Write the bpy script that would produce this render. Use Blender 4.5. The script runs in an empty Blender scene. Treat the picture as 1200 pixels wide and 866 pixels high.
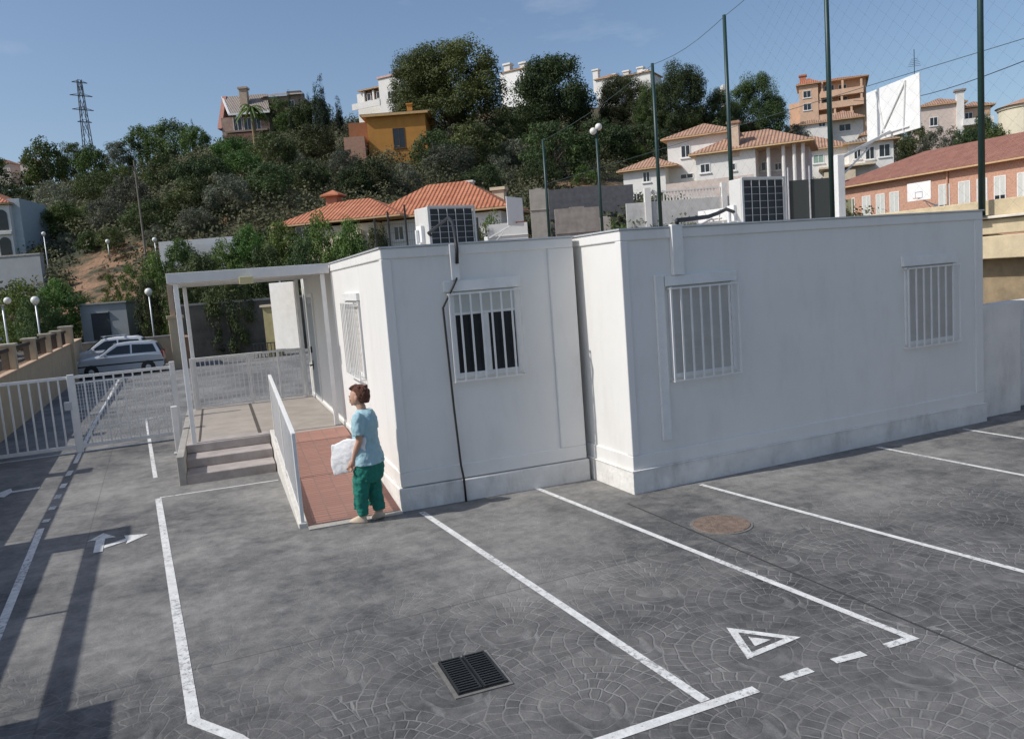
import bpy, bmesh, math, random
from mathutils import Vector, Matrix, noise
PI=math.pi; R=math.radians
random.seed(7)
scene=bpy.context.scene
COL=scene.collection

# ---------------------------------------------------------------- camera geometry (also used to turn a sighting + distance into a place)
EYE=Vector((0,0,2.5263)); FPX=940.0; YAW=.4130; PITCH=.1146; ROLL=-.0759
def cam_axes():
    f=Vector((math.sin(YAW)*math.cos(PITCH),math.cos(YAW)*math.cos(PITCH),-math.sin(PITCH)))
    r=Vector((math.cos(YAW),-math.sin(YAW),0)); u=r.cross(f)
    c,s=math.cos(ROLL),math.sin(ROLL)
    return c*r+s*u, -s*r+c*u, f
CR,CU,CF=cam_axes()
def at(px,py,D):
    return EYE+(CF+CR*((px-600)/FPX)-CU*((py-433)/FPX))*D
def hor(px): return 370.2-.0762*px
def place(px,D,z=0.0):
    p=at(px,hor(px),D); return Vector((p.x,p.y,z))

# ---------------------------------------------------------------- materials
MATS={}
def nd(nt,t,**kw):
    n=nt.nodes.new(t)
    for k,v in kw.items():
        if k in n.inputs: n.inputs[k].default_value=v
        else: setattr(n,k,v)
    return n
def mat(name,col,rough=.7,var=.12,scale=3.0,bump=.0,bscale=40.0,metal=0,col2=None,stain=0.0,stretch=None,objvar=0,trans=0):
    if name in MATS: return MATS[name]
    m=bpy.data.materials.new(name); m.use_nodes=True; nt=m.node_tree; L=nt.links
    b=nt.nodes['Principled BSDF']; b.inputs['Roughness'].default_value=rough; b.inputs['Metallic'].default_value=metal
    tc=nd(nt,'ShaderNodeTexCoord'); mp=nd(nt,'ShaderNodeMapping'); L.new(tc.outputs['Object'],mp.inputs[0])
    if stretch: mp.inputs['Scale'].default_value=stretch
    n1=nd(nt,'ShaderNodeTexNoise',Scale=scale,Detail=6.0,Roughness=.6); L.new(mp.outputs[0],n1.inputs['Vector'])
    c1=[max(0,x*(1-var)) for x in col[:3]]+[1]; c2=[min(1,x*(1+var)) for x in (col2 or col)[:3]]+[1]
    rp=nd(nt,'ShaderNodeValToRGB'); rp.color_ramp.elements[0].color=c1; rp.color_ramp.elements[1].color=c2
    rp.color_ramp.elements[0].position=.32; rp.color_ramp.elements[1].position=.68
    L.new(n1.outputs['Fac'],rp.inputs[0]); out=rp.outputs[0]
    if stain:
        n2=nd(nt,'ShaderNodeTexNoise',Scale=1.3,Detail=9.0,Roughness=.72); mp2=nd(nt,'ShaderNodeMapping'); mp2.inputs['Scale'].default_value=(2.2,2.2,.7)
        L.new(tc.outputs['Object'],mp2.inputs[0]); L.new(mp2.outputs[0],n2.inputs['Vector'])
        r2=nd(nt,'ShaderNodeValToRGB'); r2.color_ramp.elements[0].position=.5; r2.color_ramp.elements[1].position=.78
        r2.color_ramp.elements[0].color=(0,0,0,1); r2.color_ramp.elements[1].color=(1,1,1,1)
        L.new(n2.outputs['Fac'],r2.inputs[0]); mul=nd(nt,'ShaderNodeMath',operation='MULTIPLY'); mul.inputs[1].default_value=stain; L.new(r2.outputs[0],mul.inputs[0])
        mx=nd(nt,'ShaderNodeMix',data_type='RGBA'); L.new(mul.outputs[0],mx.inputs[0]); L.new(out,mx.inputs[6]); mx.inputs[7].default_value=(.28,.24,.19,1); out=mx.outputs[2]
    if objvar:
        oi=nd(nt,'ShaderNodeObjectInfo'); hs=nd(nt,'ShaderNodeHueSaturation'); mr=nd(nt,'ShaderNodeMapRange'); 
        mr.inputs['To Min'].default_value=1-objvar; mr.inputs['To Max'].default_value=1+objvar; L.new(oi.outputs['Random'],mr.inputs[0]); L.new(mr.outputs[0],hs.inputs['Value'])
        mr2=nd(nt,'ShaderNodeMapRange'); mr2.inputs['To Min'].default_value=.47; mr2.inputs['To Max'].default_value=.525; 
        m3=nd(nt,'ShaderNodeMath',operation='FRACT'); m4=nd(nt,'ShaderNodeMath',operation='MULTIPLY'); m4.inputs[1].default_value=7.3; L.new(oi.outputs['Random'],m4.inputs[0]); L.new(m4.outputs[0],m3.inputs[0]); L.new(m3.outputs[0],mr2.inputs[0]); L.new(mr2.outputs[0],hs.inputs['Hue'])
        L.new(out,hs.inputs['Color']); out=hs.outputs[0]
    L.new(out,b.inputs['Base Color'])
    if bump:
        n3=nd(nt,'ShaderNodeTexNoise',Scale=bscale,Detail=4.0); L.new(mp.outputs[0],n3.inputs['Vector'])
        bp=nd(nt,'ShaderNodeBump',Strength=bump,Distance=.02); L.new(n3.outputs['Fac'],bp.inputs['Height']); L.new(bp.outputs[0],b.inputs['Normal'])
    if trans:
        tr=nd(nt,'ShaderNodeBsdfTranslucent'); L.new(out,tr.inputs['Color']); ms=nd(nt,'ShaderNodeMixShader'); ms.inputs[0].default_value=trans
        L.new(b.outputs[0],ms.inputs[1]); L.new(tr.outputs[0],ms.inputs[2]); L.new(ms.outputs[0],nt.nodes['Material Output'].inputs[0])
    MATS[name]=m; return m
def tile_mat(name,col,col2):
    m=bpy.data.materials.new(name); m.use_nodes=True; nt=m.node_tree; L=nt.links; b=nt.nodes['Principled BSDF']; b.inputs['Roughness'].default_value=.85
    tc=nd(nt,'ShaderNodeTexCoord'); uv=tc.outputs['UV']
    n=nd(nt,'ShaderNodeTexNoise',Scale=1.2,Detail=8.0,Roughness=.75); L.new(tc.outputs['Object'],n.inputs['Vector'])
    rp=nd(nt,'ShaderNodeValToRGB'); rp.color_ramp.elements[0].color=(*col,1); rp.color_ramp.elements[1].color=(*col2,1); rp.color_ramp.elements[0].position=.35; rp.color_ramp.elements[1].position=.65
    L.new(n.outputs['Fac'],rp.inputs[0]); L.new(rp.outputs[0],b.inputs['Base Color'])
    w=nd(nt,'ShaderNodeTexWave',Scale=1.0,Distortion=.5); w.bands_direction='X'; L.new(uv,w.inputs['Vector'])
    w2=nd(nt,'ShaderNodeTexWave',Scale=.9,Distortion=.3); w2.bands_direction='Y'; L.new(uv,w2.inputs['Vector'])
    ad=nd(nt,'ShaderNodeMath',operation='ADD'); L.new(w.outputs['Fac'],ad.inputs[0]); 
    ml=nd(nt,'ShaderNodeMath',operation='MULTIPLY'); ml.inputs[1].default_value=.4; L.new(w2.outputs['Fac'],ml.inputs[0]); L.new(ml.outputs[0],ad.inputs[1])
    bp=nd(nt,'ShaderNodeBump',Strength=1.0,Distance=.085); L.new(ad.outputs[0],bp.inputs['Height']); L.new(bp.outputs[0],b.inputs['Normal'])
    MATS[name]=m; return m
def glass(name='window_glass',col=(.02,.025,.03)):
    if name in MATS: return MATS[name]
    m=mat(name,col,rough=.12,var=.3,scale=2); return m

WHITE=mat('white_panel',(.77,.755,.72),.5,.03,1.1,.06,7,stain=.16)
WHITE2=mat('white_paint_metal',(.77,.765,.745),.4,.05,8,0,stain=.12)
PLINTH=mat('painted_plinth',(.74,.72,.68),.85,.10,3.5,.5,16,stain=.6)
CONC=mat('concrete',(.36,.34,.31),.9,.18,4,.3,30,stain=.25)
BEIGE=mat('beige_render',(.52,.41,.27),.9,.1,2.5,.3,25,stain=.3)
BEIGE2=mat('beige_stone',(.56,.46,.30),.9,.12,3,.3,20,stain=.3)
DARKM=mat('dark_iron',(.02,.022,.022),.5,.2)
GREENM=mat('green_pole_paint',(.012,.04,.035),.45,.2)
GALV=mat('galvanised_steel',(.55,.56,.57),.4,.1,6,metal=.3)
BLACK=mat('black_rubber',(.015,.015,.016),.6,.2)
LINE=mat('road_paint',(.66,.66,.64),.75,.16,9,.2,60)
def wear_paint(m):
    nt=m.node_tree; L=nt.links; b=nt.nodes['Principled BSDF']; src=b.inputs['Base Color'].links[0].from_socket
    g=nd(nt,'ShaderNodeNewGeometry'); n=nd(nt,'ShaderNodeTexNoise',Scale=22.0,Detail=8.0,Roughness=.75); L.new(g.outputs['Position'],n.inputs['Vector'])
    n2=nd(nt,'ShaderNodeTexNoise',Scale=1.1,Detail=3.0); L.new(g.outputs['Position'],n2.inputs['Vector'])
    ad=nd(nt,'ShaderNodeMath',operation='MULTIPLY_ADD'); ad.inputs[1].default_value=.35; L.new(n2.outputs['Fac'],ad.inputs[0]); L.new(n.outputs['Fac'],ad.inputs[2])
    r=nd(nt,'ShaderNodeValToRGB'); r.color_ramp.elements[0].position=.70; r.color_ramp.elements[1].position=.80; r.color_ramp.elements[1].color=(.8,.8,.8,1); L.new(ad.outputs[0],r.inputs[0])
    mx=nd(nt,'ShaderNodeMix',data_type='RGBA'); L.new(r.outputs[0],mx.inputs[0]); L.new(src,mx.inputs[6]); mx.inputs[7].default_value=(.2,.2,.2,1); L.new(mx.outputs[2],b.inputs['Base Color'])
wear_paint(LINE)
RENDER_W=mat('white_render',(.74,.72,.68),.85,.05,1,.1,8)
RENDER_C=mat('cream_render',(.62,.52,.38),.85,.07,1,.1,8)
RENDER_O=mat('ochre_render',(.47,.215,.045),.85,.1,1,.1,8)
RENDER_P=mat('peach_render',(.62,.41,.28),.85,.07,1,.1,8)
RENDER_T=mat('tan_render',(.27,.2,.15),.85,.1,1,.1,8)
BRICKP=mat('pink_brick',(.50,.285,.20),.85,.25,9,.2,30)
REDDISH=mat('red_brick',(.3,.11,.07),.85,.2,5)
TRIM=mat('trim_stone',(.55,.36,.2),.8,.1)
GREYB=mat('block_wall',(.30,.27,.24),.9,.2,2,.3,8)
GREYW=mat('grey_render',(.32,.34,.35),.9,.1,.8,.1,8)
TILE=tile_mat('orange_tiles',(.33,.105,.05),(.50,.20,.105))
TILE2=tile_mat('weathered_tiles',(.30,.165,.11),(.46,.28,.19))
TILE3=tile_mat('red_school_tiles',(.25,.105,.075),(.36,.17,.12))
TILE4=tile_mat('grey_tiles',(.22,.19,.165),(.32,.27,.23))
GLASS=glass()
SHUT=mat('pale_shutter',(.55,.56,.52),.6,.06,6)
BARK=mat('bark',(.10,.075,.05),.95,.3,6,.4,12)

# ---------------------------------------------------------------- mesh builder
class MB:
    def __init__(s,M=None): s.v=[];s.f=[];s.M=M;s.uv=None
    def add(s,vs,fs):
        o=len(s.v)
        for p in vs:
            p=Vector(p); s.v.append(s.M@p if s.M else p)
        s.f+= [tuple(i+o for i in f) for f in fs]; return s
    def box(s,x0,x1,y0,y1,z0,z1):
        vs=[(x,y,z) for z in (z0,z1) for y in (y0,y1) for x in (x0,x1)]
        return s.add(vs,[(0,2,3,1),(4,5,7,6),(0,1,5,4),(2,6,7,3),(0,4,6,2),(1,3,7,5)])
    def bar(s,a,b,w,h=None):
        a=Vector(a);b=Vector(b);h=h or w;d=(b-a).normalized()
        up=Vector((0,0,1)) if abs(d.z)<.95 else Vector((0,1,0))
        x=d.cross(up).normalized()*w/2; y=x.normalized().cross(d)*h/2
        vs=[p+i*x+j*y for p in (a,b) for i,j in ((-1,-1),(1,-1),(1,1),(-1,1))]
        return s.add(vs,[(3,2,1,0),(4,5,6,7),(0,1,5,4),(1,2,6,5),(2,3,7,6),(3,0,4,7)])
    def tube(s,pts,r,n=8,r2=None,cap=True):
        pts=[Vector(p) for p in pts]; m=len(pts); o=len(s.v); vs=[];prev=None
        for i,p in enumerate(pts):
            d=(pts[min(i+1,m-1)]-pts[max(i-1,0)]).normalized()
            if prev is None:
                up=Vector((0,0,1)) if abs(d.z)<.9 else Vector((0,1,0)); x=d.cross(up).normalized()
            else: x=(prev-d*prev.dot(d)).normalized()
            prev=x; y=d.cross(x)
            rr=r if not isinstance(r,(list,tuple)) else r[i]
            if r2 is not None: rr=r+(r2-r)*i/(m-1)
            for k in range(n): a=2*PI*k/n; vs.append(p+x*math.cos(a)*rr+y*math.sin(a)*rr)
        fs=[(i*n+k,i*n+(k+1)%n,(i+1)*n+(k+1)%n,(i+1)*n+k) for i in range(m-1) for k in range(n)]
        if cap: fs+=[tuple(range(n-1,-1,-1)),tuple((m-1)*n+k for k in range(n))]
        return s.add(vs,fs)
    def lathe(s,c,prof,n=16):
        vs=[];m=len(prof)
        for r,z in prof:
            for k in range(n): a=2*PI*k/n; vs.append((c[0]+r*math.cos(a),c[1]+r*math.sin(a),c[2]+z))
        fs=[(i*n+k,i*n+(k+1)%n,(i+1)*n+(k+1)%n,(i+1)*n+k) for i in range(m-1) for k in range(n)]
        fs+=[tuple(range(n-1,-1,-1)),tuple((m-1)*n+k for k in range(n))]
        return s.add(vs,fs)
    def sphere(s,c,r,n=12,m=8,sx=1,sy=1,sz=1):
        return s.loft([((c[0],c[1],c[2]-r*sz*math.cos(PI*(i+.02)/(m+.04))),r*sx*math.sin(PI*(i+.02)/(m+.04)),r*sy*math.sin(PI*(i+.02)/(m+.04))) for i in range(m+1)],n)
    def loft(s,rings,n=16):      # horizontal ellipse rings (centre, rx, ry)
        vs=[];m=len(rings)
        for c,rx,ry in rings:
            for k in range(n): a=2*PI*k/n; vs.append((c[0]+rx*math.cos(a),c[1]+ry*math.sin(a),c[2]))
        fs=[(i*n+k,i*n+(k+1)%n,(i+1)*n+(k+1)%n,(i+1)*n+k) for i in range(m-1) for k in range(n)]
        fs+=[tuple(range(n-1,-1,-1)),tuple((m-1)*n+k for k in range(n))]
        return s.add(vs,fs)
    def prism(s,poly,z0,z1):     # 2D polygon (ccw) extruded in z
        n=len(poly); vs=[(x,y,z0) for x,y in poly]+[(x,y,z1) for x,y in poly]
        return s.add(vs,[tuple(range(n-1,-1,-1)),tuple(range(n,2*n))]+[(i,(i+1)%n,n+(i+1)%n,n+i) for i in range(n)])
    def prism_y(s,poly,y0,y1):   # (x,z) polygon extruded in y
        n=len(poly); vs=[(x,y0,z) for x,z in poly]+[(x,y1,z) for x,z in poly]
        return s.add(vs,[tuple(range(n)),tuple(range(2*n-1,n-1,-1))]+[(i,n+i,n+(i+1)%n,(i+1)%n) for i in range(n)])
    def build(s,name,m,parent=None,smooth=False,bevel=0,fix=False):
        me=bpy.data.meshes.new(name); me.from_pydata([tuple(v) for v in s.v],[],s.f); me.update()
        if fix:
            bm=bmesh.new(); bm.from_mesh(me); bmesh.ops.recalc_face_normals(bm,faces=bm.faces); bm.to_mesh(me); bm.free()
        me.materials.append(m)
        if smooth: me.polygons.foreach_set('use_smooth',[True]*len(me.polygons))
        o=bpy.data.objects.new(name,me); COL.objects.link(o)
        if parent: o.parent=parent
        if bevel:
            b=o.modifiers.new('bevel','BEVEL'); b.width=bevel; b.segments=2; b.limit_method='ANGLE'
        return o
def tag(o,label=None,cat=None,group=None,kind=None):
    if label: o['label']=label
    if cat: o['category']=cat
    if group: o['group']=group
    if kind: o['kind']=kind
    return o
def thing(name,label,cat,loc=(0,0,0),rz=0,group=None,sc=1):
    o=bpy.data.objects.new(name,None); COL.objects.link(o); o.location=loc; o.rotation_euler=(0,0,rz); o.empty_display_size=.3
    if sc!=1: o.scale=(sc,sc,sc) if not isinstance(sc,(tuple,list)) else sc
    return tag(o,label,cat,group)
def struct(o): o['kind']='structure'; return o
CHILD={}
def copy_tree(o,parent=None):
    c=o.copy(); COL.objects.link(c)
    if parent: c.parent=parent
    for ch in [x for x in bpy.data.objects if x.parent==o]: copy_tree(ch,c)
    return c
def dup(o,loc,rz,label,group=None,sc=None):
    c=copy_tree(o); c.location=loc; c.rotation_euler=(0,0,rz); c['label']=label
    if group: c['group']=group
    if sc: c.scale=sc if isinstance(sc,(tuple,list)) else (sc,sc,sc)
    return c

# ================================================================= SETTING: ground
def yard_z(y): return -.3*min(max((y-19)/19,0),1)
def paving_material():
    m=bpy.data.materials.new('stamped_concrete'); m.use_nodes=True; nt=m.node_tree; L=nt.links; b=nt.nodes['Principled BSDF']
    geo=nd(nt,'ShaderNodeNewGeometry'); 
    def M(op,a,bb=None,c=None):
        n=nt.nodes.new('ShaderNodeMath'); n.operation=op
        for i,x in enumerate((a,bb,c)):
            if x is None: continue
            if isinstance(x,(int,float)): n.inputs[i].default_value=x
            else: L.new(x,n.inputs[i])
        return n.outputs[0]
    nz=nd(nt,'ShaderNodeTexNoise',Scale=2.2,Detail=3.0); L.new(geo.outputs['Position'],nz.inputs['Vector'])
    vm=nd(nt,'ShaderNodeVectorMath',operation='SCALE'); L.new(nz.outputs['Color'],vm.inputs[0]); vm.inputs['Scale'].default_value=.2
    va=nd(nt,'ShaderNodeVectorMath',operation='ADD'); L.new(geo.outputs['Position'],va.inputs[0]); L.new(vm.outputs[0],va.inputs[1])
    sp=nd(nt,'ShaderNodeSeparateXYZ'); L.new(va.outputs[0],sp.inputs[0]); 
    raw=nd(nt,'ShaderNodeSeparateXYZ'); L.new(geo.outputs['Position'],raw.inputs[0]); X0,Y0=raw.outputs[0],raw.outputs[1]
    RR=.62
    X=M('ADD',sp.outputs[0],40.0); Y=M('ADD',sp.outputs[1],40.0)
    j=M('FLOOR',M('DIVIDE',Y,RR)); t=M('SUBTRACT',Y,M('MULTIPLY',j,RR))
    off=M('MULTIPLY',M('MODULO',j,2.0),RR)
    vx1=M('SUBTRACT',M('MODULO',M('ADD',X,off),2*RR),RR)
    off2=M('MULTIPLY',M('MODULO',M('ADD',j,1.0),2.0),RR)
    vx2=M('SUBTRACT',M('MODULO',M('ADD',X,off2),2*RR),RR)
    t2=M('SUBTRACT',t,RR)
    def ln(a,c): return M('SQRT',M('ADD',M('MULTIPLY',a,a),M('MULTIPLY',c,c)))
    r1=ln(vx1,t); r2=ln(vx2,t2); ins=M('LESS_THAN',r1,RR)
    def mix(a,c): return M('ADD',M('MULTIPLY',ins,a),M('MULTIPLY',M('SUBTRACT',1.0,ins),c))
    r=mix(r1,r2); ang=mix(M('ARCTAN2',t,vx1),M('ARCTAN2',M('ADD',t2,RR*2.0),vx2))
    W=.103
    q=M('DIVIDE',r,W); ring=M('FLOOR',q); fr=M('SUBTRACT',q,ring)
    jr=M('MINIMUM',fr,M('SUBTRACT',1.0,fr))               # 0 on ring joints
    cnt=M('ADD',M('MULTIPLY',ring,1.15),1.2)
    s=M('ADD',M('MULTIPLY',ang,cnt),M('MULTIPLY',ring,.47)); fs=M('FRACT',s)
    js=M('DIVIDE',M('MULTIPLY',M('MINIMUM',fs,M('SUBTRACT',1.0,fs)),M('ADD',r,.05)),M('MULTIPLY',cnt,W))
    jj=M('MINIMUM',jr,js)
    joint=nd(nt,'ShaderNodeMapRange'); joint.inputs['From Min'].default_value=.03; joint.inputs['From Max'].default_value=.085; joint.inputs['To Min'].default_value=1; joint.inputs['To Max'].default_value=0
    L.new(jj,joint.inputs[0])
    # broad blotches of dust and wear
    n1=nd(nt,'ShaderNodeTexNoise',Scale=.55,Detail=9.0,Roughness=.66); L.new(geo.outputs['Position'],n1.inputs['Vector'])
    n2=nd(nt,'ShaderNodeTexNoise',Scale=5.0,Detail=12.0,Roughness=.78); L.new(geo.outputs['Position'],n2.inputs['Vector'])
    n3=nd(nt,'ShaderNodeTexNoise',Scale=.9,Detail=5.0,Roughness=.6); 
    v3=nd(nt,'ShaderNodeVectorMath',operation='ADD'); v3.inputs[1].default_value=(31,7,3); L.new(geo.outputs['Position'],v3.inputs[0]); L.new(v3.outputs[0],n3.inputs['Vector'])
    n4=nd(nt,'ShaderNodeTexNoise',Scale=60.0,Detail=3.0); L.new(geo.outputs['Position'],n4.inputs['Vector'])
    rp=nd(nt,'ShaderNodeValToRGB'); e=rp.color_ramp.elements; e[0].position=.40; e[0].color=(.085,.085,.085,1); e[1].position=.60; e[1].color=(.30,.29,.27,1)
    k=M('ADD',M('MULTIPLY',n1.outputs['Fac'],.55),M('MULTIPLY',n2.outputs['Fac'],.45)); L.new(k,rp.inputs[0])
    # stones slightly different per cell
    ce=nd(nt,'ShaderNodeCombineXYZ'); L.new(ring,ce.inputs[0]); L.new(M('FLOOR',s),ce.inputs[1]); L.new(j,ce.inputs[2]); wn=nd(nt,'ShaderNodeTexWhiteNoise'); L.new(ce.outputs[0],wn.inputs[0])
    near=nd(nt,'ShaderNodeMapRange'); near.inputs['From Min'].default_value=6.6; near.inputs['From Max'].default_value=4.9; near.inputs['To Min'].default_value=.22; near.inputs['To Max'].default_value=1.0; L.new(Y0,near.inputs[0])
    near_=near.outputs[0]
    cellv=M('ADD',M('MULTIPLY',M('MULTIPLY',M('MULTIPLY',M('SUBTRACT',wn.outputs['Value'],.5),.35),M('MINIMUM',M('MULTIPLY',ring,.34),1.0)),near_),1.0)
    mulc=nd(nt,'ShaderNodeMix',data_type='RGBA',blend_type='MULTIPLY'); mulc.inputs[0].default_value=.75; L.new(rp.outputs[0],mulc.inputs[6]); L.new(cellv,mulc.inputs[7])
    # how visible joints are : crisp on the apron near the bay ends, worn elsewhere
    wear=nd(nt,'ShaderNodeMapRange'); wear.inputs['From Min'].default_value=.42; wear.inputs['From Max'].default_value=.62; L.new(n3.outputs['Fac'],wear.inputs[0])
    nearx=nd(nt,'ShaderNodeMapRange'); nearx.inputs['From Min'].default_value=.4; nearx.inputs['From Max'].default_value=1.8; nearx.inputs['To Min'].default_value=.7; L.new(X0,nearx.inputs[0])
    vis=M('MULTIPLY',M('MULTIPLY',M('ADD',M('MULTIPLY',wear.outputs[0],.5),.5),near.outputs[0]),nearx.outputs[0])
    core=nd(nt,'ShaderNodeMapRange'); core.inputs['From Min'].default_value=.03; core.inputs['From Max'].default_value=.12; core.inputs['To Min'].default_value=.12; L.new(r,core.inputs[0])
    n5=nd(nt,'ShaderNodeTexNoise',Scale=3.0,Detail=8.0,Roughness=.75); L.new(geo.outputs['Position'],n5.inputs['Vector']); w5=nd(nt,'ShaderNodeMapRange'); w5.inputs['From Min'].default_value=.38; w5.inputs['From Max'].default_value=.62; w5.inputs['To Min'].default_value=.15; L.new(n5.outputs['Fac'],w5.inputs[0])
    vis=M('MULTIPLY',M('MULTIPLY',vis,core.outputs[0]),w5.outputs[0])
    jf=M('MULTIPLY',joint.outputs[0],vis)
    # darker washed zone near bay ends
    darkz=nd(nt,'ShaderNodeMix',data_type='RGBA',blend_type='MULTIPLY'); L.new(M('MULTIPLY',near.outputs[0],.75),darkz.inputs[0]); L.new(mulc.outputs[2],darkz.inputs[6]); darkz.inputs[7].default_value=(.42,.42,.44,1)
    mj=nd(nt,'ShaderNodeMix',data_type='RGBA'); L.new(M('MULTIPLY',jf,.58),mj.inputs[0]); L.new(darkz.outputs[2],mj.inputs[6]); mj.inputs[7].default_value=(.36,.355,.34,1)
    # expansion joints
    g1=M('LESS_THAN',M('ABSOLUTE',M('SUBTRACT',X0,4.44)),.011); g1=M('MULTIPLY',g1,M('LESS_THAN',Y0,7.3))
    g2=M('MULTIPLY',M('LESS_THAN',M('ABSOLUTE',M('SUBTRACT',Y0,5.8)),.008),M('LESS_THAN',X0,4.44)); g2=M('MULTIPLY',g2,.45)
    g3=M('MULTIPLY',M('LESS_THAN',M('ABSOLUTE',M('SUBTRACT',X0,-.95)),.006),.35)
    gg=M('MINIMUM',M('ADD',M('ADD',g1,g2),g3),1.0)
    mg=nd(nt,'ShaderNodeMix',data_type='RGBA'); L.new(gg,mg.inputs[0]); L.new(mj.outputs[2],mg.inputs[6]); mg.inputs[7].default_value=(.045,.043,.04,1)
    # pale dusty soil against steps and walls
    L.new(mg.outputs[2],b.inputs['Base Color']); b.inputs['Roughness'].default_value=.78
    hgt=M('ADD',M('ADD',M('MULTIPLY',n2.outputs['Fac'],.5),M('MULTIPLY',n4.outputs['Fac'],.25)),M('MULTIPLY',M('MULTIPLY',joint.outputs[0],M('ADD',M('MULTIPLY',vis,.6),.02)),-1.0))
    hgt=M('SUBTRACT',hgt,M('MULTIPLY',gg,1.0))
    bp=nd(nt,'ShaderNodeBump',Strength=.7,Distance=.016); L.new(hgt,bp.inputs['Height']); L.new(bp.outputs[0],b.inputs['Normal'])
    return m
PAVE=paving_material()
def grid(name,x0,x1,y0,y1,nx,ny,zf,m):
    vs=[];fs=[]
    for i in range(ny+1):
        for k in range(nx+1):
            x=x0+(x1-x0)*k/nx; y=y0+(y1-y0)*i/ny; vs.append((x,y,zf(x,y)))
    for i in range(ny):
        for k in range(nx): a=i*(nx+1)+k; fs.append((a,a+1,a+nx+2,a+nx+1))
    mb=MB(); mb.add(vs,fs); return struct(mb.build(name,m,smooth=True))
grid('parking_paving',-3.2,17.1,-6,41.5,20,48,lambda x,y:yard_z(y),PAVE)

# terrain: table of heights by bearing (columns) and distance (rows)
COLS=[-1800,-600,0,150,300,450,600,750,900,1050,1200,1600,2800]
ROWS=[(1,[-.6]*13),(38,[-.6]*13),(44,[-.45]*13),
 (50,[0,0,0,.2,.2,.4,1,2,2.2,2.2,2.2,2.2,2]),
 (60,[4,4,3.0,4.2,4.5,4.6,5,5,3,3,3,3,3]),
 (70,[7,7,5.2,7.5,8,7.5,7,6.8,5.5,4,3.2,3,3]),
 (80,[9,9,7.7,10,12,10,9,8.2,8,6.2,5.5,5,4]),
 (105,[14,14,13,16.5,19,18.3,15,14,12,13,12,12,8]),
 (140,[20,20,21,24,28.4,30,27,26,20,20,20,20,12]),
 (170,[26,26,27.5,29.5,29,33,38,35,28,24,24,24,16]),
 (230,[24,26,30,29,27,31,38,35,28,24,24,24,18]),
 (420,[10,12,20,12,10,20,22,20,18,12,12,12,10]),(900,[0]*13)]
def terr(px,D):
    px=min(max(px,COLS[0]),COLS[-1])
    i=0
    while i<len(COLS)-2 and px>COLS[i+1]: i+=1
    a=(px-COLS[i])/(COLS[i+1]-COLS[i]); a=a*a*(3-2*a)
    j=0
    while j<len(ROWS)-2 and D>ROWS[j+1][0]: j+=1
    b=(D-ROWS[j][0])/(ROWS[j+1][0]-ROWS[j][0]); b=min(max(b,0),1)
    f=lambda r:ROWS[r][1][i]*(1-a)+ROWS[r][1][i+1]*a
    return f(j)*(1-b)+f(j+1)*b
def tz(px,D):
    z=terr(px,D)
    if D>46:
        p=place(px,D); z+=noise.noise(Vector((p.x*.06,p.y*.06,0)))*1.0*min(1,(D-46)/20)+noise.noise(Vector((p.x*.3,p.y*.3,4)))*.25
    return z
def on(px,D,dz=0): return place(px,D,tz(px,D)+dz)
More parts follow.
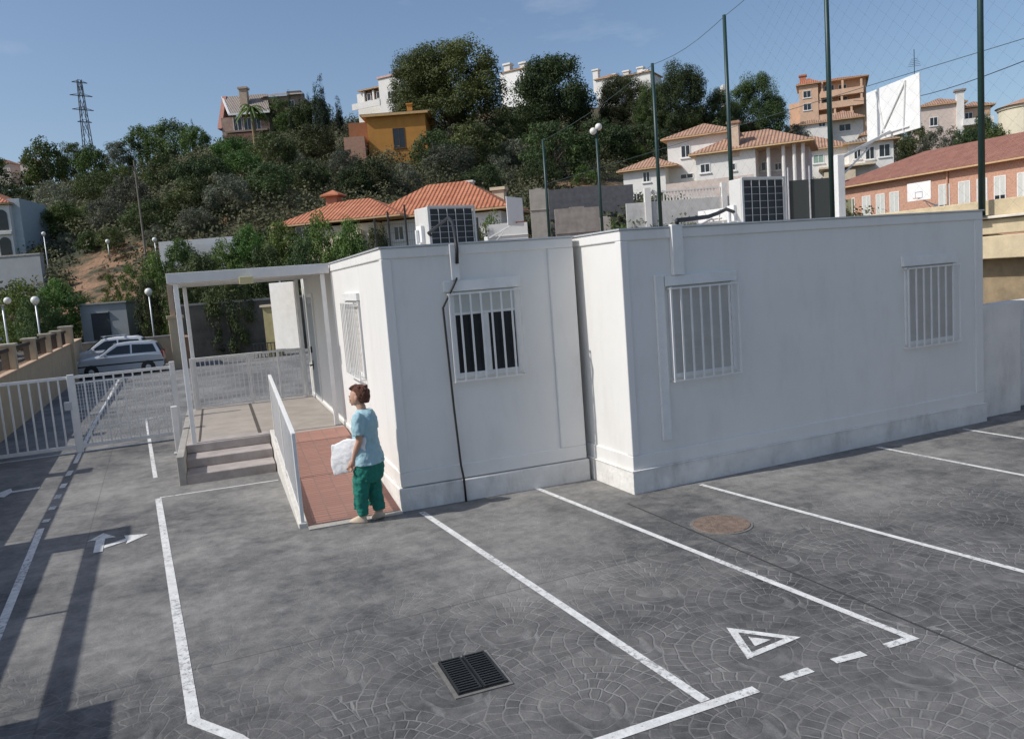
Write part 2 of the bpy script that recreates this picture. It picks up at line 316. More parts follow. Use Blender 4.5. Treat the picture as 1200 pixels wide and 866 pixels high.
def soil():
    m=bpy.data.materials.new('hill_soil'); m.use_nodes=True; nt=m.node_tree; L=nt.links; b=nt.nodes['Principled BSDF']; b.inputs['Roughness'].default_value=.95
    g=nd(nt,'ShaderNodeNewGeometry'); n=nd(nt,'ShaderNodeTexNoise',Scale=.11,Detail=10.0,Roughness=.68); L.new(g.outputs['Position'],n.inputs['Vector'])
    rp=nd(nt,'ShaderNodeValToRGB'); e=rp.color_ramp.elements; e[0].position=.38; e[0].color=(.028,.034,.015,1); e[1].position=.70; e[1].color=(.20,.11,.06,1)
    x=rp.color_ramp.elements.new(.5); x.color=(.06,.058,.028,1)
    L.new(n.outputs['Fac'],rp.inputs[0])
    bare=None
    for (px_,D_,rad) in ((130,60,9.0),(150,68,8.0),(105,64,7.0),(690,92,12.0)):
        c=place(px_,D_); vd=nd(nt,'ShaderNodeVectorMath',operation='MULTIPLY'); vd.inputs[1].default_value=(1,1,0); L.new(g.outputs['Position'],vd.inputs[0])
        ds=nd(nt,'ShaderNodeVectorMath',operation='DISTANCE'); L.new(vd.outputs[0],ds.inputs[0]); ds.inputs[1].default_value=(c.x,c.y,0)
        mr=nd(nt,'ShaderNodeMapRange'); mr.inputs['From Min'].default_value=rad; mr.inputs['From Max'].default_value=rad*.4; L.new(ds.outputs['Value'],mr.inputs[0])
        if bare is None: bare=mr.outputs[0]
        else:
            mxx=nd(nt,'ShaderNodeMath',operation='MAXIMUM'); L.new(bare,mxx.inputs[0]); L.new(mr.outputs[0],mxx.inputs[1]); bare=mxx.outputs[0]
    nb=nd(nt,'ShaderNodeTexNoise',Scale=.5,Detail=9.0,Roughness=.7); L.new(g.outputs['Position'],nb.inputs['Vector']); mb_=nd(nt,'ShaderNodeMapRange'); mb_.inputs['From Min'].default_value=.4; mb_.inputs['From Max'].default_value=.55; L.new(nb.outputs['Fac'],mb_.inputs[0])
    ml=nd(nt,'ShaderNodeMath',operation='MULTIPLY'); L.new(bare,ml.inputs[0]); L.new(mb_.outputs[0],ml.inputs[1]); mz=nd(nt,'ShaderNodeMix',data_type='RGBA'); L.new(ml.outputs[0],mz.inputs[0]); L.new(rp.outputs[0],mz.inputs[6]); mz.inputs[7].default_value=(.27,.155,.09,1); L.new(mz.outputs[2],b.inputs['Base Color'])
    n2=nd(nt,'ShaderNodeTexNoise',Scale=1.5,Detail=8.0); L.new(g.outputs['Position'],n2.inputs['Vector']); bp=nd(nt,'ShaderNodeBump',Strength=1.0,Distance=.4); L.new(n2.outputs['Fac'],bp.inputs['Height']); L.new(bp.outputs[0],b.inputs['Normal'])
    return m
SOIL=soil()
def terrain():
    cs=[-1800+i*(4600/150) for i in range(151)]; ds=[1,20,38,41,44,47,50]+[50+2.5*k for k in range(1,60)]+[210,240,290,350,420,600,900]
    vs=[tuple(place(c,d,tz(c,d))) for d in ds for c in cs]; n=len(cs)
    fs=[(i*n+k,i*n+k+1,(i+1)*n+k+1,(i+1)*n+k) for i in range(len(ds)-1) for k in range(n-1)]
    mb=MB(); mb.add(vs,fs); struct(mb.build('hillside',SOIL,smooth=True))
    mb=MB(); mb.add([(-1500,-1500,-1.2),(1500,-1500,-1.2),(1500,1500,-1.2),(-1500,1500,-1.2)],[(0,1,2,3)]); struct(mb.build('ground',SOIL))
terrain()

# ---------------------------------------------------------------- painted markings (each line its own thing)
def stripe(pts,w,label,name='painted_line',cat='road marking',group=None,z=.004):
    mb=MB()
    pts=[Vector((p[0],p[1],0)) for p in pts]
    L_=[];R_=[]
    for i,p in enumerate(pts):
        d0=(pts[i]-pts[i-1]).normalized() if i else (pts[1]-pts[0]).normalized()
        d1=(pts[i+1]-pts[i]).normalized() if i<len(pts)-1 else d0
        nn=Vector((-(d0+d1).y,(d0+d1).x,0)).normalized(); k=w/2/max(.5,nn.dot(Vector((-d0.y,d0.x,0))))
        for A_,sgn in ((L_,1),(R_,-1)):
            q=p+nn*k*sgn; A_.append((q.x,q.y,z+yard_z(q.y)))
    n=len(pts); mb.add(L_+R_,[(i,n+i,n+i+1,i+1) for i in range(n-1)])
    o=mb.build(name,LINE); tag(o,label,cat,group); o['kind']='structure'; return o
def segs(a,b,n=12): return [(a[0]+(b[0]-a[0])*i/n,a[1]+(b[1]-a[1])*i/n) for i in range(n+1)]
mk='parking bay markings'
stripe([(-.22,11.32),(-.06,5.06),(.16,4.72),(.62,3.63),(2.99,3.59)],.075,'white bay line from the steps bending round the near corner',group=mk)
stripe([(-.2,11.36),(1.3,11.24)],.04,'thin white line in front of the entrance steps',group=mk)
stripe(segs((-.25,12.72),(-.42,19.5))+[(-.15,19.75)],.06,'faded white line running under the gate past the steps',group=mk)
stripe([(2.47,8.45),(2.66,3.64)],.068,'white bay line starting beside the woman',group=mk)
stripe([(3.93,8.5),(4.25,3.56),(4.03,3.57)],.062,'white bay line with a hooked end left of the hazard triangle panel joint',group=mk)
stripe([(5.49,7.4),(5.86,3.5)],.06,'white bay line starting below the middle of the long cabin',group=mk)
stripe([(8.28,7.4),(8.33,3.5)],.06,'white bay line starting below the far barred window',group=mk)
stripe([(9.89,7.4),(9.80,3.5)],.06,'short white bay line at the far right cabin corner',group=mk)
stripe([(3.61,3.6),(3.84,3.575)],.065,'short white dash nearer the hooked line end',group=mk)
stripe([(3.2,3.6),(3.42,3.595)],.065,'short white dash nearer the long cross line',group=mk)
mb=MB()
T=[Vector((3.37,4.33,0)),Vector((3.68,3.95,0)),Vector((3.19,3.90,0))]; c=sum(T,Vector())/3
def tri_ring(mb,a,b):
    o=[c+(p-c)*a for p in T]; i=[c+(p-c)*b for p in T]
    vs=[(p.x,p.y,.004) for p in o+i]; mb.add(vs,[(1,0,3,4),(2,1,4,5),(0,2,5,3)])
tri_ring(mb,1.0,.62); vs=[(p.x,p.y,.004) for p in [c+(q-c)*.3 for q in T]]; mb.add(vs,[(2,1,0)])
o=mb.build('warning_triangle_marking',LINE); tag(o,'white painted hazard triangle at the end of the bay','road marking'); o['kind']='structure'
stripe(segs((-1.40,6.0),(-1.5,10.75),8),.075,'solid white line along the shaded left edge of the drive')
ys=[(11.05,11.2),(11.7,11.88),(12.35,12.6),(13.05,13.35),(13.95,14.35)]
for i,(a,b) in enumerate(ys): stripe([(-1.49,a),(-1.48,b)],.08,'short white dash of the broken line before the gate, '+['nearest to the camera','second nearest','middle one','second from the gate','nearest to the gate'][i],group='broken line dashes')
stripe(segs((-1.47,15.0),(-1.5,35)),.07,'long faint white line down the drive beyond the gate')
mb=MB(); mb.add([(x,y,.006) for x,y in [(-.86,9.25),(-.77,9.25),(-.77,9.75),(-.66,9.74),(-.80,10.0),(-.95,9.76),(-.86,9.75)]],[(0,1,2,3,4,5,6)])
mb.add([(x,y,.006) for x,y in [(-.765,9.36),(-.54,9.50),(-.55,9.38),(-.33,9.62),(-.58,9.74),(-.56,9.60),(-.765,9.48)]],[(0,1,2,3,4,5,6)])
o=mb.build('direction_arrow',LINE); tag(o,'small white forked arrow on the paving by the shadow of the post','road marking'); o['kind']='structure'
mb=MB(); mb.add([(x,y,.006) for x,y in [(-1.80,13.25),(-1.80,13.38),(-2.15,13.36),(-2.2,13.6),(-2.42,13.2),(-2.2,13.0),(-2.15,13.24)]],[(0,1,2,3,4,5,6)])
o=mb.build('direction_arrow',LINE); tag(o,'small white arrow in the shade of the left wall','road marking'); o['kind']='structure'
# drain and manhole
D0=thing('drain_grate','black iron double drain grate set in the paving','drain grate',(1.61,4.69,0),R(-3))
MB().box(-.19,.19,-.26,.26,.0,.008).build('frame',mat('drain_rim',(.16,.155,.145),.9,.2,20),D0)
MB().box(-.165,.165,-.235,.235,.008,.011).build('pit',BLACK,D0)
for sx in (-1,1):
    mb=MB(); x0,x1=(-.16,-.008) if sx<0 else (.008,.16)
    for k in range(15): y=-.225+k*.0315; mb.box(x0,x1,y,y+.015,.011,.022)
    mb.box(x0,x0+.012,-.23,.23,.0112,.024); mb.box(x1-.012,x1,-.23,.23,.0112,.024)
    mb.build('grating',DARKM,D0)
M0=thing('manhole_cover','round rusty brown manhole cover between two bay lines','manhole cover',(4.76,6.12,0))
RUST=mat('rusty_iron',(.18,.13,.10),.85,.3,14,.5,60)
MB().lathe((0,0,0),[(.30,0),(.30,.006)],28).build('rim',mat('drain_rim',(.16,.155,.145)),M0); MB().lathe((0,0,.006),[(.275,0),(.27,.007)],28).build('lid',RUST,M0)

# ================================================================= CABINS
def face(O,U,mat4=None):   # local frame of a wall face: x along U, y inward, z up
    U=Vector(U).normalized(); I=Vector((-U.y,U.x,0)); O=Vector(O)
    return Matrix(((U.x,I.x,0,O.x),(U.y,I.y,0,O.y),(0,0,1,O.z),(0,0,0,1)))
def cabin_window(par,F,x0,x1,z0,z1,boxz,open_glass=False,nb=8,label=None):
    w=MB(F).box(x0+.04,x1-.04,-.022,.02,z0+.04,z1-.01); 
    if open_glass:
        fr=MB(F); a,b,c,d=x0+.02,x1-.02,z0+.03,z1-.23
        fr.box(a,a+.06,-.03,.0,c,z1).box(b-.06,b,-.03,.0,c,z1).box(a+.06,b-.06,-.03,0,c,c+.06).box(a+.06,b-.06,-.03,0,d-.03,d).box((a+b)/2-.035,(a+b)/2+.035,-.034,0,c+.06,d-.03)
        fo=fr.build('window',WHITE2,par,bevel=.004)
        MB(F).box(a+.06,b-.06,-.012,-.002,c+.06,d-.03).build('pane',GLASS,fo)
        sh=MB(F)
        n=5
        for k in range(n): z=d+(z1-d)*k/n; sh.box(a+.06,b-.06,-.024-.004*(k%2),-.004,z,z+(z1-d)/n)
        sh.build('roller_shutter',SHUT,fo)
    else:
        fr=MB(F); a,b,c,d=x0+.02,x1-.02,z0+.03,z1
        fr.box(a,a+.05,-.03,0,c,d).box(b-.05,b,-.03,0,c,d).box(a+.05,b-.05,-.03,0,c,c+.05)
        fo=fr.build('window',WHITE2,par,bevel=.004)
        sh=MB(F); n=20
        for k in range(n): z=c+.05+(d-c-.05)*k/n; sh.box(a+.05,b-.05,-.014-.006*(k%2),-.002,z,z+(d-c-.05)/n)
        sh.build('roller_shutter',mat('grey_shutter',(.52,.50,.46),.6,.07,4),fo)
    MB(F).box(x0-.03,x1+.01,-.045,0,z1+.01,boxz).build('shutter_box',WHITE2,fo,bevel=.004)
    g=MB(F); y=-.085
    g.bar((x0,y,z1-.02),(x1,y,z1-.02),.022,.016).bar((x0,y,z0),(x1,y,z0),.022,.016)
    for k in range(nb+1 if False else nb): x=x0+.01+(x1-x0-.02)*k/(nb-1); g.bar((x,y,z0-.0),(x,y,z1-.01),.02,.013)
    for x in (x0+.01,x1-.01):
        for z in (z0+.0,z1-.02): g.bar((x,y,z),(x,0.0,z),.016,.016)
    g.build('security_grille',WHITE2,par)
# --- long cabin (B)
B=thing('site_cabin','long white portable cabin with two barred shuttered windows facing the bays','portable cabin',(4.70,7.55,0))
LB,DB=5.83,2.4
MB().box(.02,LB-.02,.02,DB-.02,.30,2.9).build('wall',WHITE,B)
mb=MB()
mb.box(0,LB,0,DB,2.82,2.935); mb.build('roof_fascia',WHITE,B,bevel=.012)
MB().box(-.015,LB+.015,-.015,DB+.015,2.936,2.955).build('roof_sheet',GALV,B)
for (a,b,c,d) in ((0,.095,0,.12),(LB-.155,LB,0,.15),(0,.12,DB-.12,DB),(LB-.15,LB,DB-.15,DB)): MB().box(a,b,c,d,.43,2.82).build('corner_post',WHITE,B,bevel=.01)
mb=MB(); mb.box(0,LB,0,DB,.265,.43).build('floor_rail',WHITE,B,bevel=.008)
mb=MB(); mb.box(-.02,LB+.03,-.02,DB+.02,-.4,.255); mb.box(-.03,LB+.035,-.028,DB+.03,.255,.268); mb.build('plinth',PLINTH,B,bevel=.006)
cabin_window(B,face((0,.02,0),(1,0,0)),.572,1.53,1.215,2.28,2.40)
cabin_window(B,face((0,.02,0),(1,0,0)),4.29,5.285,1.20,2.26,2.395)
MB().box(.655,.80,-.04,.02,2.405,2.97).build('cable_conduit',WHITE2,B,bevel=.006)
MB().box(.415,.53,-.02,.02,.55,2.42).build('cable_conduit',WHITE2,B,bevel=.006)
# --- end-on cabin (A)
AZ=R(-3.73); AO=(2.32,8.63,0); WA,DA=2.31,8.6
A=thing('site_cabin','shorter-faced white portable cabin with one open barred window and black cable','portable cabin',AO,AZ)
MB().box(.02,WA-.02,.02,DA-.02,.30,2.9).build('wall',WHITE,A)
MB().box(0,WA,0,DA,2.82,2.935).build('roof_fascia',WHITE,A,bevel=.012)
MB().box(-.015,WA+.01,-.015,DA+.015,2.936,2.955).build('roof_sheet',GALV,A)
for (a,b,c,d) in ((0,.11,0,.12),(1.98,WA,0,.15),(0,.12,4.0,4.12),(0,.12,DA-.12,DA),(WA-.12,WA,DA-.12,DA)): MB().box(a,b,c,d,.43,2.82).build('corner_post',WHITE,A,bevel=.01)
MB().box(.0,WA,0,DA,.265,.43).build('floor_rail',WHITE,A,bevel=.008)
mb=MB(); mb.box(-.03,WA+.02,-.03,DA+.02,-.4,.255); mb.build('plinth',PLINTH,A,bevel=.012)
cabin_window(A,face((0,.02,0),(1,0,0)),.71,1.59,1.39,2.40,2.53,True,8)
FL=face((.02,0,0),(0,-1,0))
cabin_window(A,FL,-2.85,-1.7,1.33,2.36,2.47,False,9)
MB().box(.78,.875,-.03,.02,2.535,2.94).build('cable_conduit',WHITE2,A,bevel=.005)
mb=MB(FL); mb.box(-8.0,-7.92,-.03,0,.43,2.5).box(-6.98,-6.9,-.03,0,.43,2.5).box(-7.92,-6.98,-.03,0,2.43,2.5); mb.build('door_frame',WHITE2,A)
mb=MB(FL); mb.box(-7.92,-6.98,-.018,0,.43,2.43); 
for k in range(5): mb.box(-7.85+k*.17,-7.74+k*.17,-.024,-.018,.55,2.3)
dr=mb.build('door',mat('grey_door_paint',(.40,.43,.44),.5,.04,4),A)
mb=MB(FL); mb.tube([(-7.75,-.03,1.07),(-7.75,-.09,1.07),(-7.62,-.09,1.07)],.014,8); mb.box(-7.79,-7.71,-.035,-.024,.98,1.16); mb.build('handle',DARKM,dr)
mb=MB(FL); mb.lathe((-7.75,0,1.36),[(.001,-.03),(.04,-.03),(.04,.03),(.001,.03)],10); mb.box(-7.8,-7.70,-.05,-.024,1.32,1.44); mb.build('lock',DARKM,dr)
mb=MB(); mb.tube([(.84,-.02,2.56),(.80,-.05,2.50),(.70,-.055,2.34),(.645,-.04,2.24),(.655,-.035,1.9),(.675,-.035,1.1),(.70,-.04,.43),(.715,-.06,.27),(.72,-.06,.0)],.013,7)
mb.build('cable',BLACK,A,smooth=True)
mb=MB(); mb.box(WA-.02,WA+.08,.35,.4,.3,2.9); mb.build('gap_shade_strip',BLACK,A)  # black strip standing in for the shade in the gap between the cabins
Am=Matrix.Translation(AO)@Matrix.Rotation(AZ,4,'Z')
# --- rooftop air-conditioning units
def ac(name,label,loc,rz,w,h,d):
    t=thing(name,label,'air conditioner',loc,rz,group='rooftop air conditioning units')
    MB().box(0,w,.02,d,.05,h).build('casing',mat('aged_casing',(.58,.57,.54),.5,.08,4,stain=.3),t,bevel=.015)
    mb=MB(); mb.box(.03,w-.03,.004,.02,.08,h-.03); o=mb.build('coil',mat('dark_coil',(.012,.014,.02),.5,.4,60),t)
    mb=MB()
    n=5
    for k in range(n+1): x=.03+(w-.06)*k/n; mb.bar((x,-.006,.08),(x,-.006,h-.03),.008,.008)
    for k in range(7): z=.08+(h-.11)*k/6; mb.bar((.03,-.008,z),(w-.03,-.008,z),.004,.004)
    mb.bar((0,-.01,.05),(0,-.01,h),.022,.022).bar((w,-.01,.05),(w,-.01,h),.022,.022).bar((0,-.01,h),(w,-.01,h),.022,.022)
    mb.build('guard_grid',mat('aged_casing',(.58,.57,.54)),t)
    for x in (.06,w-.16): MB().box(x,x+.1,0,d,0,.05).build('foot',DARKM,t)
    mb=MB(); mb.tube([(-.0,.2,.3),(-.08,.2,.28),(-.08,.2,.1)],.02,8); mb.box(-.05,0,.12,.26,.12,.34); mb.build('service_valve',WHITE2,t)
    return t
ac('air_conditioner','white rooftop unit with a dark coil above the open barred window',(3.48,10.35,2.957),R(12),.74,.58,.36)
ac('air_conditioner','white rooftop unit with a dark coil standing on the long cabin roof',(7.74,9.15,2.957),R(2),.80,.70,.27)
mb=MB(); mb.tube([(3.42,10.45,3.10),(3.45,10.3,3.22),(3.62,10.0,3.34),(3.78,9.7,3.40),(3.88,9.3,3.30),(3.90,8.9,3.10),(3.36,8.62,3.02),(3.17,8.50,2.93)],.022,8)
mb=MB(); mb.tube([(3.52,10.4,3.15),(3.42,10.2,3.18),(3.45,9.9,3.24),(3.46,9.5,3.31),(3.36,9.1,3.22),(3.23,8.7,3.06),(3.17,8.53,2.98),(3.165,8.50,2.88),(3.165,8.53,2.72)],.02,8)
o=mb.build('coolant_pipe',BLACK,smooth=True); tag(o,'black insulated pipe looping over the roof edge above the open barred window','pipe')
mb=MB(); mb.tube([(7.72,9.3,3.20),(7.5,9.2,3.24),(7.0,8.75,3.16),(6.4,8.2,3.08),(5.75,7.72,3.03),(5.44,7.52,3.01),(5.42,7.50,2.98)],.026,8)
o=mb.build('coolant_pipe',BLACK,smooth=True); tag(o,'black insulated pipe lying across the long cabin roof','pipe')

# ================================================================= ENTRANCE: canopy, landing, steps, ramp, railings (in cabin A's frame)
C_=thing('entrance_canopy','white flat canopy on thin posts over the cabin entrance','canopy',AO,AZ)
mb=MB(); mb.box(-2.36,-.02,4.0,4.08,2.80,2.95); mb.box(-2.36,-2.28,4.08,8.3,2.80,2.95); mb.box(-2.28,-.02,8.22,8.3,2.80,2.95); mb.build('edge_beam',mat('canopy_paint',(.62,.62,.61),.5,.06,4),C_,bevel=.006)
mb=MB(); mb.box(-2.28,-.02,4.08,8.22,2.875,2.90)
mb.build('roof_panel',mat('canopy_sheet',(.55,.55,.54),.5,.06,4),C_)
mb=MB()
for v in (5.1,6.15,7.2): mb.box(-2.28,-.02,v,v+.05,2.80,2.875)
mb.build('joist',WHITE2,C_)
for (u,v,zb) in ((-2.25,4.10,.4),(-2.25,8.15,.4),(-.14,8.15,.4),(-.12,4.12,.4)):
    MB().box(u-.035,u+.035,v-.035,v+.035,zb,2.80).build('post',WHITE2,C_,bevel=.006)
L0=MB().box(-1.36,-1.16,3.9,3.997,2.72,2.83).build('lamp',mat('yellowed_plastic',(.5,.45,.25),.4,.1),C_,bevel=.01)
Ld=thing('landing','raised beige concrete landing in front of the cabin door','landing',AO,AZ)
mb=MB(); mb.box(-2.37,-.035,4.08,8.3,-.5,.40); mb.box(-2.37,-1.06,4.0,4.08,-.5,.40)
mb=MB(); mb.box(-2.37,-1.155,4.05,8.3,-.5,.398); mb.box(-1.155,-.035,3.86,8.3,-.5,.397); mb.build('slab',mat('landing_tile',(.36,.32,.28),.85,.12,3,.2,30,stain=.2),Ld)
mb=MB(); mb.box(-1.32,-1.27,4.3,8.1,.398,.404).box(-2.2,-2.17,4.2,8.1,.398,.404); mb.build('floor_joint',mat('joint_dark',(.09,.075,.06)),Ld)
St=thing('entrance_steps','three worn grey concrete steps up to the landing','steps',AO,AZ)
STM=mat('step_stone',(.38,.34,.32),.85,.16,5,.3,20,stain=.35)
for (v,z) in ((3.11,.133),(3.58,.266)):
    MB().box(-2.37,-1.17,v,4.05,z-.133-(0 if z>.14 else .1),z).build('step',STM,St,bevel=.012)
MB().box(-2.37,-1.16,4.03,4.42,.27,.401).build('step',STM,St,bevel=.012)
MB().box(-2.47,-2.37,3.11,8.3,-.3,.405).build('side_kerb',CONC,St,bevel=.01)
Rm=thing('access_ramp','sloping red-brown tiled ramp beside the white cabin wall','ramp',AO,AZ)
def rz_(v): return .015+.385*max(0,min(1,(v-.02)/3.84))
def ramp_mat():
    m=bpy.data.materials.new('ramp_tiles'); m.use_nodes=True; nt=m.node_tree; L=nt.links; b=nt.nodes['Principled BSDF']; b.inputs['Roughness'].default_value=.8
    tc=nd(nt,'ShaderNodeTexCoord'); br=nd(nt,'ShaderNodeTexBrick',Scale=1.0); br.inputs['Color1'].default_value=(.38,.19,.145,1); br.inputs['Color2'].default_value=(.31,.15,.115,1); br.inputs['Mortar'].default_value=(.25,.155,.13,1)
    br.inputs['Mortar Size'].default_value=.009; br.inputs['Brick Width'].default_value=.20; br.inputs['Row Height'].default_value=.10; br.offset=0.0; L.new(tc.outputs['Object'],br.inputs['Vector'])
    n=nd(nt,'ShaderNodeTexNoise',Scale=5.0,Detail=7.0); L.new(tc.outputs['Object'],n.inputs['Vector']); mx=nd(nt,'ShaderNodeMix',data_type='RGBA'); hf=nd(nt,'ShaderNodeMath',operation='MULTIPLY'); hf.inputs[1].default_value=.55; L.new(n.outputs['Fac'],hf.inputs[0]); L.new(hf.outputs[0],mx.inputs[0]); mx.inputs[7].default_value=(.34,.20,.155,1); L.new(br.outputs[0],mx.inputs[6]); L.new(mx.outputs[2],b.inputs['Base Color'])
    bp=nd(nt,'ShaderNodeBump',Strength=.6,Distance=.01); L.new(br.outputs['Fac'],bp.inputs['Height']); bp.invert=True; L.new(bp.outputs[0],b.inputs['Normal']); return m
mb=MB(); mb.add([(-1.06,.02,.015),(-.034,.02,.015),(-.034,3.86,.4),(-1.06,3.86,.4),(-1.06,.02,-.3),(-.034,.02,-.3),(-.034,3.86,-.3),(-1.06,3.86,-.3)],[(0,1,2,3),(4,5,1,0),(5,6,2,1),(6,7,3,2),(7,4,0,3),(7,6,5,4)]); mb.build('ramp_surface',ramp_mat(),Rm)
mb=MB(); mb.add([(-1.155,.0,.055),(-1.06,.0,.055),(-1.06,4.05,.47),(-1.155,4.05,.47),(-1.155,.0,-.3),(-1.06,.0,-.3),(-1.06,4.05,-.3),(-1.155,4.05,-.3)],[(0,1,2,3),(4,5,1,0),(5,6,2,1),(6,7,3,2),(7,4,0,3),(7,6,5,4)]); mb.build('kerb',mat('whitewashed_kerb',(.62,.60,.55),.9,.1,6,.3,30,stain=.5),Rm,bevel=.008)
MB().box(-1.06,-.034,-.13,.02,-.3,.012).build('ramp_lip',CONC,Rm)
def railing(name,label,loc,rz,a,b,za,zb,h,sp=.11,gap=.07,thick=.02,mid=None,cat='railing',group=None,post=.04,posts=2):
    t=thing(name,label,cat,loc,rz,group=group); a=Vector((*a,za)); b=Vector((*b,zb)); Z=Vector((0,0,1))
    MB().bar(a+Z*(h-.02),b+Z*(h-.02),.045,.04).build('top_rail',WHITE2,t,bevel=.005)
    MB().bar(a+Z*gap,b+Z*gap,.03,.03).build('bottom_rail',WHITE2,t)
    n=int((b-a).length/sp); g=MB()
    for k in range(1,n): p=a+(b-a)*k/n; g.bar(p+Z*gap,p+Z*(h-.03),thick*.8,thick*.8)
    if mid: g.bar(a+Z*mid,b+Z*mid,.025,.025)
    g.build('bars',WHITE2,t)
    for k in range(posts): p=a+(b-a)*k/(posts-1); MB().bar(p-Z*.02,p+Z*(h-.005),post,post).build('post',WHITE2,t,bevel=.004)
    return t
railing('ramp_railing','white barred railing sloping up the outer side of the ramp',AO,AZ,(-1.11,.03),(-1.11,3.3),.06,.40,.99,sp=.065,thick=.022,posts=3)
railing('landing_railing','white barred railing across the far end of the landing',AO,AZ,(-2.30,8.05),(-.14,8.05),.40,.40,1.02,sp=.085,thick=.02,posts=3)
Wb=thing('windbreak_panel','bright white upright panel fixed behind the landing railing','panel',AO,AZ)
mb=MB(); mb.bar((-.62,8.80,2.08),(-.17,8.36,2.08),.03,1.38); mb.build('sheet',WHITE2,Wb,bevel=.004)
mb=MB(); mb.bar((-.60,8.82,.0),(-.60,8.82,2.76),.05).bar((-.17,8.40,.0),(-.17,8.40,2.76),.05); mb.build('upright',WHITE2,Wb)
# ================================================================= GATE and left wall
G=thing('driveway_gate','white barred sliding gate closing the drive, two leaves','gate',(0,16.1,0))
for nm,(x0,x1) in (('leaf',(-3.02,-1.52)),('leaf',(-1.42,.16))):
    mb=MB(); mb.bar((x0,0,1.35),(x1,0,1.35),.05,.05).bar((x0,0,.11),(x1,0,.11),.05,.06)
    n=int((x1-x0)/.148)
    for k in range(n+1): x=x0+(x1-x0)*k/n; mb.bar((x,0,.11),(x,0,1.35),.028,.028)
    if x0>-1.5:
        mb.bar((x0,.004,1.24),(x1,.004,1.24),.03,.03).bar((x0,.004,.42),(x1,.004,.42),.02,.02)
        for k in range(n*3): x=x0+(x1-x0)*k/(n*3); mb.bar((x,.01,.11),(x,.01,1.24),.008,.008)
        for k in range(18): z=.14+k*.062; mb.bar((x0,.012,z),(x1,.012,z),.004,.004)
    lf=mb.build(nm,WHITE2,G)
    if x0<-1.5: MB().box(-1.62,-1.50,-.05,.05,.78,.92).build('lock_box',GALV,lf)
MB().bar((-1.47,0,.0),(-1.47,0,1.40),.11,.08).build('post',WHITE2,G,bevel=.005)
MB().bar((.20,0,.0),(.20,0,1.45),.09,.09).build('post',WHITE2,G,bevel=.005)
mb=MB(); mb.box(-3.0,.2,-.03,.03,.0,.012); mb.build('floor_track',GALV,G)
gp_=thing('gate_guide_post','short bright white guide post beside the landing corner','post',(.13,14.55,0))
MB().box(-.05,.05,-.06,.06,0,.80).build('post',WHITE2,gp_,bevel=.006); MB().box(-.08,.08,-.09,.09,0,.015).build('base_plate',GALV,gp_)
W=thing('boundary_wall','beige rendered wall with stepped pillars and dark rails along the drive','wall',(-3.1,0,0))
mb=MB(); mb.box(-.25,0,10.05,41,-.6,1.20).build('wall',BEIGE,W); MB().box(-.25,0,-4,9.75,-.6,1.72).build('wall',BEIGE,W)
MB().box(-.29,.04,10.35,41,1.20,1.25).build('coping',mat('terracotta_coping',(.55,.38,.25),.85,.15,4),W,bevel=.01); MB().box(-.29,.04,-4,9.75,1.72,1.78).build('coping',mat('terracotta_coping',(.5,.3,.2)),W,bevel=.01)
for y in (14.35,18.3,22.15,25.73,29.34,32.5):
    MB().box(-.27,.02,y-.15,y+.15,1.25,1.80).build('pillar',BEIGE,W); MB().box(-.31,.06,y-.19,y+.19,1.80,1.86).build('pillar_cap',mat('pillar_cap',(.55,.48,.36),.9,.1),W,bevel=.01)
MB().box(-.32,.10,35.6,36.3,-.4,1.86).build('pillar',BEIGE,W); MB().box(-.36,.14,35.55,36.35,1.86,1.93).build('pillar_cap',mat('pillar_cap',(.5,.4,.28)),W)
for y,h in ((1.0,.5),(5.6,.5),(10.05,.62)): MB().box(-.32,.03,y-h/2,y+h/2,-.5,2.46).build('pillar',BEIGE,W); MB().box(-.34,.05,y-h/2-.02,y+h/2+.02,2.46,2.50).build('pillar_cap',BEIGE,W)
mb=MB(); mb.box(-.15,-.09,10.3,35.6,1.68,1.76); mb.box(-.15,-.09,-4,9.75,2.26,2.38)
for k in range(int(25/.14)): y=10.5+k*.14; mb.box(-.126,-.114,y,y+.012,1.25,1.68)
mb.box(-.14,-.10,7.78,7.82,1.78,2.3)
mb.build('railing',mat('dark_brown_iron',(.035,.018,.014),.6,.2),W)
# low wall right of cabin
LW=thing('low_wall','white low wall joined to the right end of the long cabin','wall',(10.57,7.70,0))
MB().box(0,.97,.0,.2,-.3,1.62).build('wall',mat('cream_white_wall',(.78,.74,.68),.85,.08,2,.3,20,stain=.35),LW,bevel=.01); MB().box(.97,6.4,.22,.42,-.3,1.60).build('wall',PLINTH,LW,bevel=.01)

# ================================================================= COURT (raised sports court to the right)
Rw=thing('retaining_wall','tall cream retaining wall with ledges below the sports court','wall',(17.1,0,0))
MB().box(.45,.8,-6,60,-.5,2.12).build('lower_wall',mat('overhang_shade_brown',(.25,.19,.115),.95,.25,3,.4,12,stain=.4),Rw)  # shade below the overhang is put into this darker brown colour
mb=MB(); mb.box(.0,.8,-6,60,2.12,2.62).build('beam',BEIGE2,Rw,bevel=.02)
MB().box(.05,.8,-6,60,2.66,2.98).build('ledge',BEIGE2,Rw,bevel=.02); MB().box(-.08,.8,-6,60,3.0,3.06).build('coping',mat('pale_coping',(.66,.6,.5),.9,.1),Rw,bevel=.015)
MB().box(.2,.5,-6,60,3.06,3.42).build('parapet',BEIGE2,Rw,bevel=.02)
mb=MB(); mb.add([(17.5,-6,3.2),(54.6,-6,3.2),(54.6,62,3.2),(17.5,62,3.2)],[(0,1,2,3)]); struct(mb.build('sports_court',mat('court_surface',(.30,.20,.15),.9,.15,.5)))
